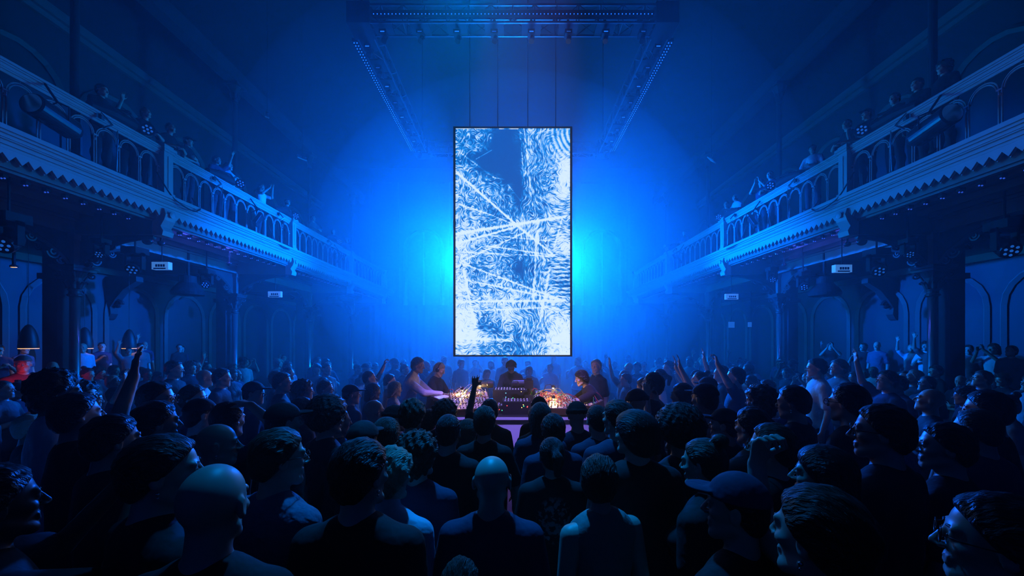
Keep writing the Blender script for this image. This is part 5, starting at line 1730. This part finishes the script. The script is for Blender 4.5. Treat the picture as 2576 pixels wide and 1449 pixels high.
# battens of small bulbs under the balcony front
M['small_bulb'] = mat('small_frosted_bulb', (0.5, 0.55, 0.8), 0.2, emit=(0.03, 0.10, 0.8), estr=0.6)
for sx in (-1, 1):
    X = FX[sx]+0.36
    for i in range(1, len(BAYS)-1):
        ya, yb = BAYS[i]+0.35, BAYS[i+1]-0.35
        r = thing('light_batten', 'long batten of small bulbs under the %s balcony front, %s from the camera' % ('left' if sx < 0 else 'right', ['nearest', 'second', 'third', 'farthest'][i-1]),
                  'light batten', (sx*X, (ya+yb)/2, 4.82), 0, 'bulb battens under the balcony fronts')
        h = (yb-ya)/2
        b = MB(); b.box(-0.05, 0.05, -h, h, 0.06, 0.12); b.box(-0.01, 0.01, -h, -h+0.02, 0.1, 0.24); b.box(-0.01, 0.01, h-0.02, h, 0.1, 0.24); b.build('rail', M['soffit_paint'], r)
        for k in range(15):
            y = -h+2*h*(k+0.5)/15
            b = MB(); b.box(-0.045, 0.045, y-0.035, y+0.035, 0.0, 0.06)
            s_ = b.build('socket', M['black'], r)
            b = MB(); b.ell((-0.025, y, -0.015), 0.013, 8, 5); b.build('bulb', M['small_bulb'], s_)
            b = MB(); b.ell((0.025, y, -0.015), 0.013, 8, 5); b.build('bulb', M['small_bulb'], s_)
# dome lamps under the soffit
def dome(x, y, z, label, r_=0.085, zt=5.06):
    r = thing('dome_lamp', label, 'lamp', (x, y, z))
    b = MB(); b.ell((0, 0, 0), (r_, r_, r_*0.9), 16, 10); b.build('dome', M['gloss_black'], r, smooth=True)
    b = MB(); b.lathe([(0.035, r_*0.7), (0.02, r_*0.9), (0.02, zt-z-0.001)], (0, 0, 0), 12); b.build('stem', M['black'], r)
for x, y, Z, l in ((371,606,9.0,'larger black dome lamp under the left balcony by the first console'), (405,612,9.3,'smaller black dome lamp under the left balcony by the first console'), (577,663,11.6,'black dome lamp under the left balcony before the second console'),
                   (2168,608,9.1,'larger black dome lamp under the right balcony by the first console'), (2132,614,9.4,'smaller black dome lamp under the right balcony by the first console'), (1972,666,11.9,'black dome lamp under the right balcony before the second console')):
    q = P(x, y, Z)
    dome(q.x, q.y, q.z, l, 0.10 if 'larger' in l else 0.07)
# moving heads hanging under the balconies
def mover(x, y, Z, label, s=1.0, zt=5.06):
    q = P(x, y, Z)
    r = thing('moving_head_lamp', label, 'stage lamp', q, 0, 'moving-head lamps hung under the balconies')
    b = MB(); b.box(-0.14*s, 0.14*s, -0.14*s, 0.14*s, 0.24*s, 0.36*s); b.tube([(0, 0, 0.36*s), (0, 0, zt-q.z-0.001)], 0.02, 6); b.build('base', M['black'], r)
    b = MB(); b.box(-0.16*s, -0.12*s, -0.05, 0.05, -0.05*s, 0.26*s); b.box(0.12*s, 0.16*s, -0.05, 0.05, -0.05*s, 0.26*s); b.box(-0.16*s, 0.16*s, -0.05, 0.05, 0.20*s, 0.26*s); b.build('yoke', M['black'], r)
    ax = Vector((0.25 if x < HX else -0.25, -0.75, -0.55)).normalized()
    b = MB(); b.lathe([(0.05*s, -0.16*s), (0.10*s, -0.12*s), (0.12*s, 0.08*s), (0.11*s, 0.12*s)], (0, 0, 0), 18, ax); b.build('lamp_head', M['gloss_black'], r)
    u = ax.orthogonal().normalized(); w = ax.cross(u)
    b = MB(); b.ell(ax*0.125*s, 0.018*s, 8, 5)
    for k in range(6): b.ell(ax*0.122*s+(u*math.cos(k*1.047)+w*math.sin(k*1.047))*0.065*s, 0.018*s, 8, 5)
    b.build('lens_cluster', M['lens'], r, smooth=True)
for a in ((340,672,9.3,'moving-head lamp hanging left of the white box, near left column',1.25), (255,636,8.4,'small moving-head lamp beside the left column bracket',0.8), (22,608,6.6,'moving-head lamp at the left edge under the balcony',1.3),
          (520,712,12.2,'moving-head lamp behind the left loudspeaker',1.1), (2205,676,9.2,'moving-head lamp hanging right of the white box, near right column',1.25), (2284,636,8.4,'small moving-head lamp beside the right column bracket',0.8),
          (2528,622,7.3,'moving-head lamp at the right edge under the balcony',1.35), (2020,718,12.0,'moving-head lamp behind the right loudspeaker',1.1), (1942,700,13.2,'moving-head lamp by the second right column',1.0)):
    mover(*a)
# white boxes with small windows
M['box_front'] = mat('white_box_added_glow', (0.8, 0.82, 0.86), 0.4, emit=(0.08, 0.34, 1.0), estr=0.5)  # faint emission stands in for light falling on the white plastic
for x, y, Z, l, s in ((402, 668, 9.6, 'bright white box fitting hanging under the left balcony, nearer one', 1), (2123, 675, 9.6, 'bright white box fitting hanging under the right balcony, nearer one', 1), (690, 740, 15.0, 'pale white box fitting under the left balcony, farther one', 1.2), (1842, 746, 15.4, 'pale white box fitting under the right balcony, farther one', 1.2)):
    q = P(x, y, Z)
    r = thing('white_box_fitting', l, 'fitting', q)
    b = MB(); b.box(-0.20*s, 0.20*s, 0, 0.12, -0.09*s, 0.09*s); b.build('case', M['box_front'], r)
    b = MB()
    for k in range(4): b.box((-0.10+k*0.06)*s, (-0.06+k*0.06)*s, -0.012, 0.0, -0.03*s, 0.03*s)
    b.box(-0.15*s, 0.14*s, -0.01, 0.0, -0.085*s, -0.055*s)
    b.build('windows', M['black'], r)
    b = MB(); b.tube([(0, 0.06, 0.09*s), (0, 0.06, 5.06-q.z-0.001)], 0.012, 5); b.build('rod', M['black'], r)
# rounded loudspeakers
for x, y, Z, l in ((473, 722, 11.8, 'dark rounded loudspeaker hanging under the left balcony'), (2074, 724, 11.8, 'dark rounded loudspeaker hanging under the right balcony')):
    q = P(x, y, Z)
    r = thing('loudspeaker', l, 'loudspeaker', q)
    b = MB(); b.lathe([(0.20, -0.16), (0.40, -0.14), (0.42, -0.06), (0.36, 0.05), (0.22, 0.22), (0.20, 0.42)], (0, 0, -0.1), 24); b.build('cabinet', M['black'], r, smooth=False)
    b = MB(); b.box(-0.03, 0.03, -0.03, 0.03, 0.3, 5.06-q.z-0.001); b.build('bracket', M['black'], r)
# corbels on the aisle walls
for x, sx, lab in ((275, -1, 'carved corbel on the left aisle wall between the columns'), (2250, 1, 'carved corbel on the right aisle wall between the columns')):
    XW = XL if sx < 0 else XR
    Z = abs(XW)*F/abs(x-HX)
    r = thing('wall_corbel', lab, 'corbel', (XW, Z, 3.0))
    b = MB()
    b.prism([(0, 1.25), (0, -0.1), (0.08, -0.05), (0.16, 0.1), (0.14, 0.3), (0.30, 0.55), (0.55, 0.85), (0.95, 1.1), (0.95, 1.25)], lambda p: (-sx*p[0], -0.12, p[1]), lambda p: (-sx*p[0], 0.12, p[1]))
    scroll(b, (-sx*0.28, 0, 0.40), 0.14, 1.3, (-sx, 0, 0), 0.05)
    b.build('corbel_body', M['iron'], r)
# pendant lamps over the left aisle
M['shade'] = mat('dark_pendant_shade', (0.015, 0.012, 0.012), 0.5, noise=(12, (0.03, 0.025, 0.02)))
M['glow_disc'] = mat('warm_lamp_inside', (1, 0.8, 0.6), 0.5, emit=(1.0, 0.48, 0.16), estr=1.6)
for x, Z, lab in ((72, 9.36, 'bell-shaped pendant lamp nearest the left edge'), (213, 10.6, 'bell-shaped pendant lamp just right of the near left column'), (325, 11.8, 'bell-shaped pendant lamp farthest along the left aisle')):
    q = P(x, 876, Z)
    r = thing('pendant_lamp', lab, 'pendant lamp', q, 0, 'bell-shaped pendant lamps in the left aisle')
    b = MB(); b.lathe([(0.168, 0.0), (0.172, 0.02), (0.165, 0.16), (0.145, 0.30), (0.105, 0.44), (0.055, 0.53), (0.02, 0.56)], (0, 0, 0), 28); b.build('lamp_shade', M['shade'], r, smooth=True)
    b = MB(); b.lathe([(0.15, -0.014), (0.166, -0.012), (0.166, 0.0)], (0, 0, 0), 28); b.build('glowing_rim', M['glow_disc'], r)
    b = MB(); b.tube([(0, 0, 0.55), (0, 0, 5.06-q.z-0.001)], 0.006, 5); b.build('cord', M['cable'], r)
    lamp('pendant_bulb_light', 'POINT', q+Vector((0, 0, -0.08)), 0.6, WARM, 0.05)
# small ceiling spot and tiny signal lights
q = P(35, 672, 9.2)
r = thing('ceiling_spot', 'small warm spot lamp high on the left aisle', 'lamp', q)
b = MB(); b.box(-0.055, 0.055, -0.02, 0.02, -0.008, 0.0); b.build('glow', M['glow_disc'], r)
b = MB(); b.lathe([(0.07, 0.0), (0.07, 0.03), (0.03, 0.06), (0.02, 5.06-q.z-0.001)], (0, 0, 0), 12); b.build('fitting', M['black'], r)
# red glow beside the person at the left edge
at_head(58, 893, 6.4, 'look_right', 'cap', face=(1, -0.3), hcol='grey', shirt='red', skin='fair', label='person in a cap lit red at the left edge below a pendant lamp', base=0.0)
q = P(82, 962, 6.25)
r = thing('red_lamp', 'small red lamp held before the person in a cap at the left edge', 'lamp', q+Vector((0.02, -0.2, 0)))
b = MB(); b.box(-0.03, 0.03, -0.02, 0.02, -0.06, 0.06); b.build('body', M['black'], r)
b = MB(); b.box(-0.025, 0.025, 0.02, 0.024, -0.05, 0.05); b.build('lit_face', mat('red_light', (1, 0.05, 0.03), 0.5, emit=(1, 0.03, 0.02), estr=2), r)
lamp('red_lamp_light', 'POINT', q+Vector((0.03, -0.10, 0.03)), 2.2, (1, 0.03, 0.02), 0.03)
# hanging reflector panels
for x, y, Z, lab in ((760, 397, 14.2, 'pale square panel tilted in the haze, left of the screen'), (1790, 403, 14.2, 'pale square panel tilted in the haze, right of the screen'), (672, 290, 11.0, 'dim narrow panel high up on the left')):
    q = P(x, y, Z)
    r = thing('hanging_panel', lab, 'panel', q)
    b = MB(); b.obox((0, 0, 0), (0.30, 0.26, 0.03) if 'dim' not in lab else (0.10, 0.36, 0.03), (0.75, 0.15, 0.7)); b.build('board', M['white_plastic'], r)
    b = MB(); b.tube([(0, 0, 0.0), (0, 0, CEIL-q.z-0.001)], 0.006, 5); b.build('wire', M['black'], r)
# lit notices on the right aisle wall
for x, y, s in ((1840, 817, 0.16), (1889, 818, 0.14)):
    q = P(x, y, 21.5 if x < 1860 else 18.6)
    q.x = XR-0.06 if False else q.x
    r = thing('wall_sign', 'small pale sign in the dark under the right balcony, %s' % ('nearer the screen' if x < 1860 else 'nearer the column'), 'sign', q)
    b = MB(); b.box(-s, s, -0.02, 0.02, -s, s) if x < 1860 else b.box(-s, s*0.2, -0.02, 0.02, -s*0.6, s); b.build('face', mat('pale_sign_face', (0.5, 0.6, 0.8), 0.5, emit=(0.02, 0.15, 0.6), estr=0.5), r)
    b = MB(); b.tube([(0, 0.0, s), (0, 0.0, 4.6-q.z)], 0.01, 5); b.build('rod', M['black'], r)
# cables lying over the balcony ledges
def cable(pts, lab, r_=0.016):
    P3 = [Vector(p) for p in pts]
    out = []
    for i in range(len(P3)-1):
        a, c = P3[i], P3[i+1]
        p0 = P3[max(i-1, 0)]; p3 = P3[min(i+2, len(P3)-1)]
        for k in range(6):
            t = k/6
            out.append(0.5*((2*a)+(c-p0)*t+(2*p0-5*a+4*c-p3)*t*t+(-p0+3*a-3*c+p3)*t**3))
    out.append(P3[-1])
    b = MB(); b.tube(out, r_, 6)
    o = b.build('cable', M['cable'], smooth=True)
    tag(o, lab, 'cable', 'black cables looped over the balcony ledges')
for sx in (-1, 1):
    X = FX[sx]
    nm = 'left' if sx < 0 else 'right'
    cable([(sx*(X+0.05), 7.0, 5.60), (sx*(X-0.10), 7.2, 5.462), (sx*(X-0.16), 7.7, 5.458), (sx*(X-0.12), 8.1, 5.458), (sx*(X+0.02), 8.4, 5.50), (sx*(X+0.03), 8.45, 5.8)], 'black cable along the %s ledge before the first post' % nm)
    cable([(sx*(X+0.0), 8.62, 5.9), (sx*(X-0.16), 8.75, 5.5), (sx*(X-0.21), 8.9, 5.36), (sx*(X-0.235), 9.3, 5.28), (sx*(X-0.21), 9.55, 5.40), (sx*(X-0.1), 9.6, 5.5), (sx*(X+0.03), 9.6, 5.7)], 'black cable hanging in a loop over the %s cornice below the first post' % nm)
    cable([(sx*(X+0.0), 12.6, 5.9), (sx*(X-0.12), 12.7, 5.46), (sx*(X-0.2), 12.9, 5.36), (sx*(X-0.22), 13.3, 5.33), (sx*(X-0.1), 13.6, 5.46), (sx*(X+0.03), 13.65, 5.6)], 'black cable over the %s cornice before the second post' % nm)
# lamps riding on the truss
k = 0
for side in ('front', 'left', 'right'):
    for i in range(8):
        t = (i+0.6)/8.2
        if side == 'front': c = (-TX+2*TX*t, TY0, TZ-0.14); word = 'front'
        else: c = ((-TX if side == 'left' else TX), TY0+(TY1-TY0)*t, TZ-0.14); word = side
        ordn = ['first', 'second', 'third', 'fourth', 'fifth', 'sixth', 'seventh', 'eighth'][i]
        r = thing('truss_lamp', '%s small lamp on the %s truss beam, counted from the %s' % (ordn, word, 'left' if side == 'front' else 'camera'), 'stage lamp', c, 0, 'small lamps hung on the %s truss beam' % word)
        b = MB(); b.box(-0.07, 0.07, -0.10, 0.07, 0.02, 0.10); b.tube([(0, 0, 0.1), (0, 0, 0.34)], 0.03, 6); b.box(-0.19, 0.19, -0.19, 0.19, 0.155, 0.185); b.build('lamp_housing', M['black'], r)
        b = MB(); b.lathe([(0.045, 0.02), (0.05, -0.08), (0.055, -0.10)], (0.02, 0, 0), 14, (0.2, 0.3, 1)); b.build('lamp_head', M['gloss_black'], r)
        b = MB(); b.box(-0.04, 0.04, -0.104, -0.10, 0.04, 0.055) ; b.build('display', M['led_dot'] if i % 2 == 0 else M['lens'], r)
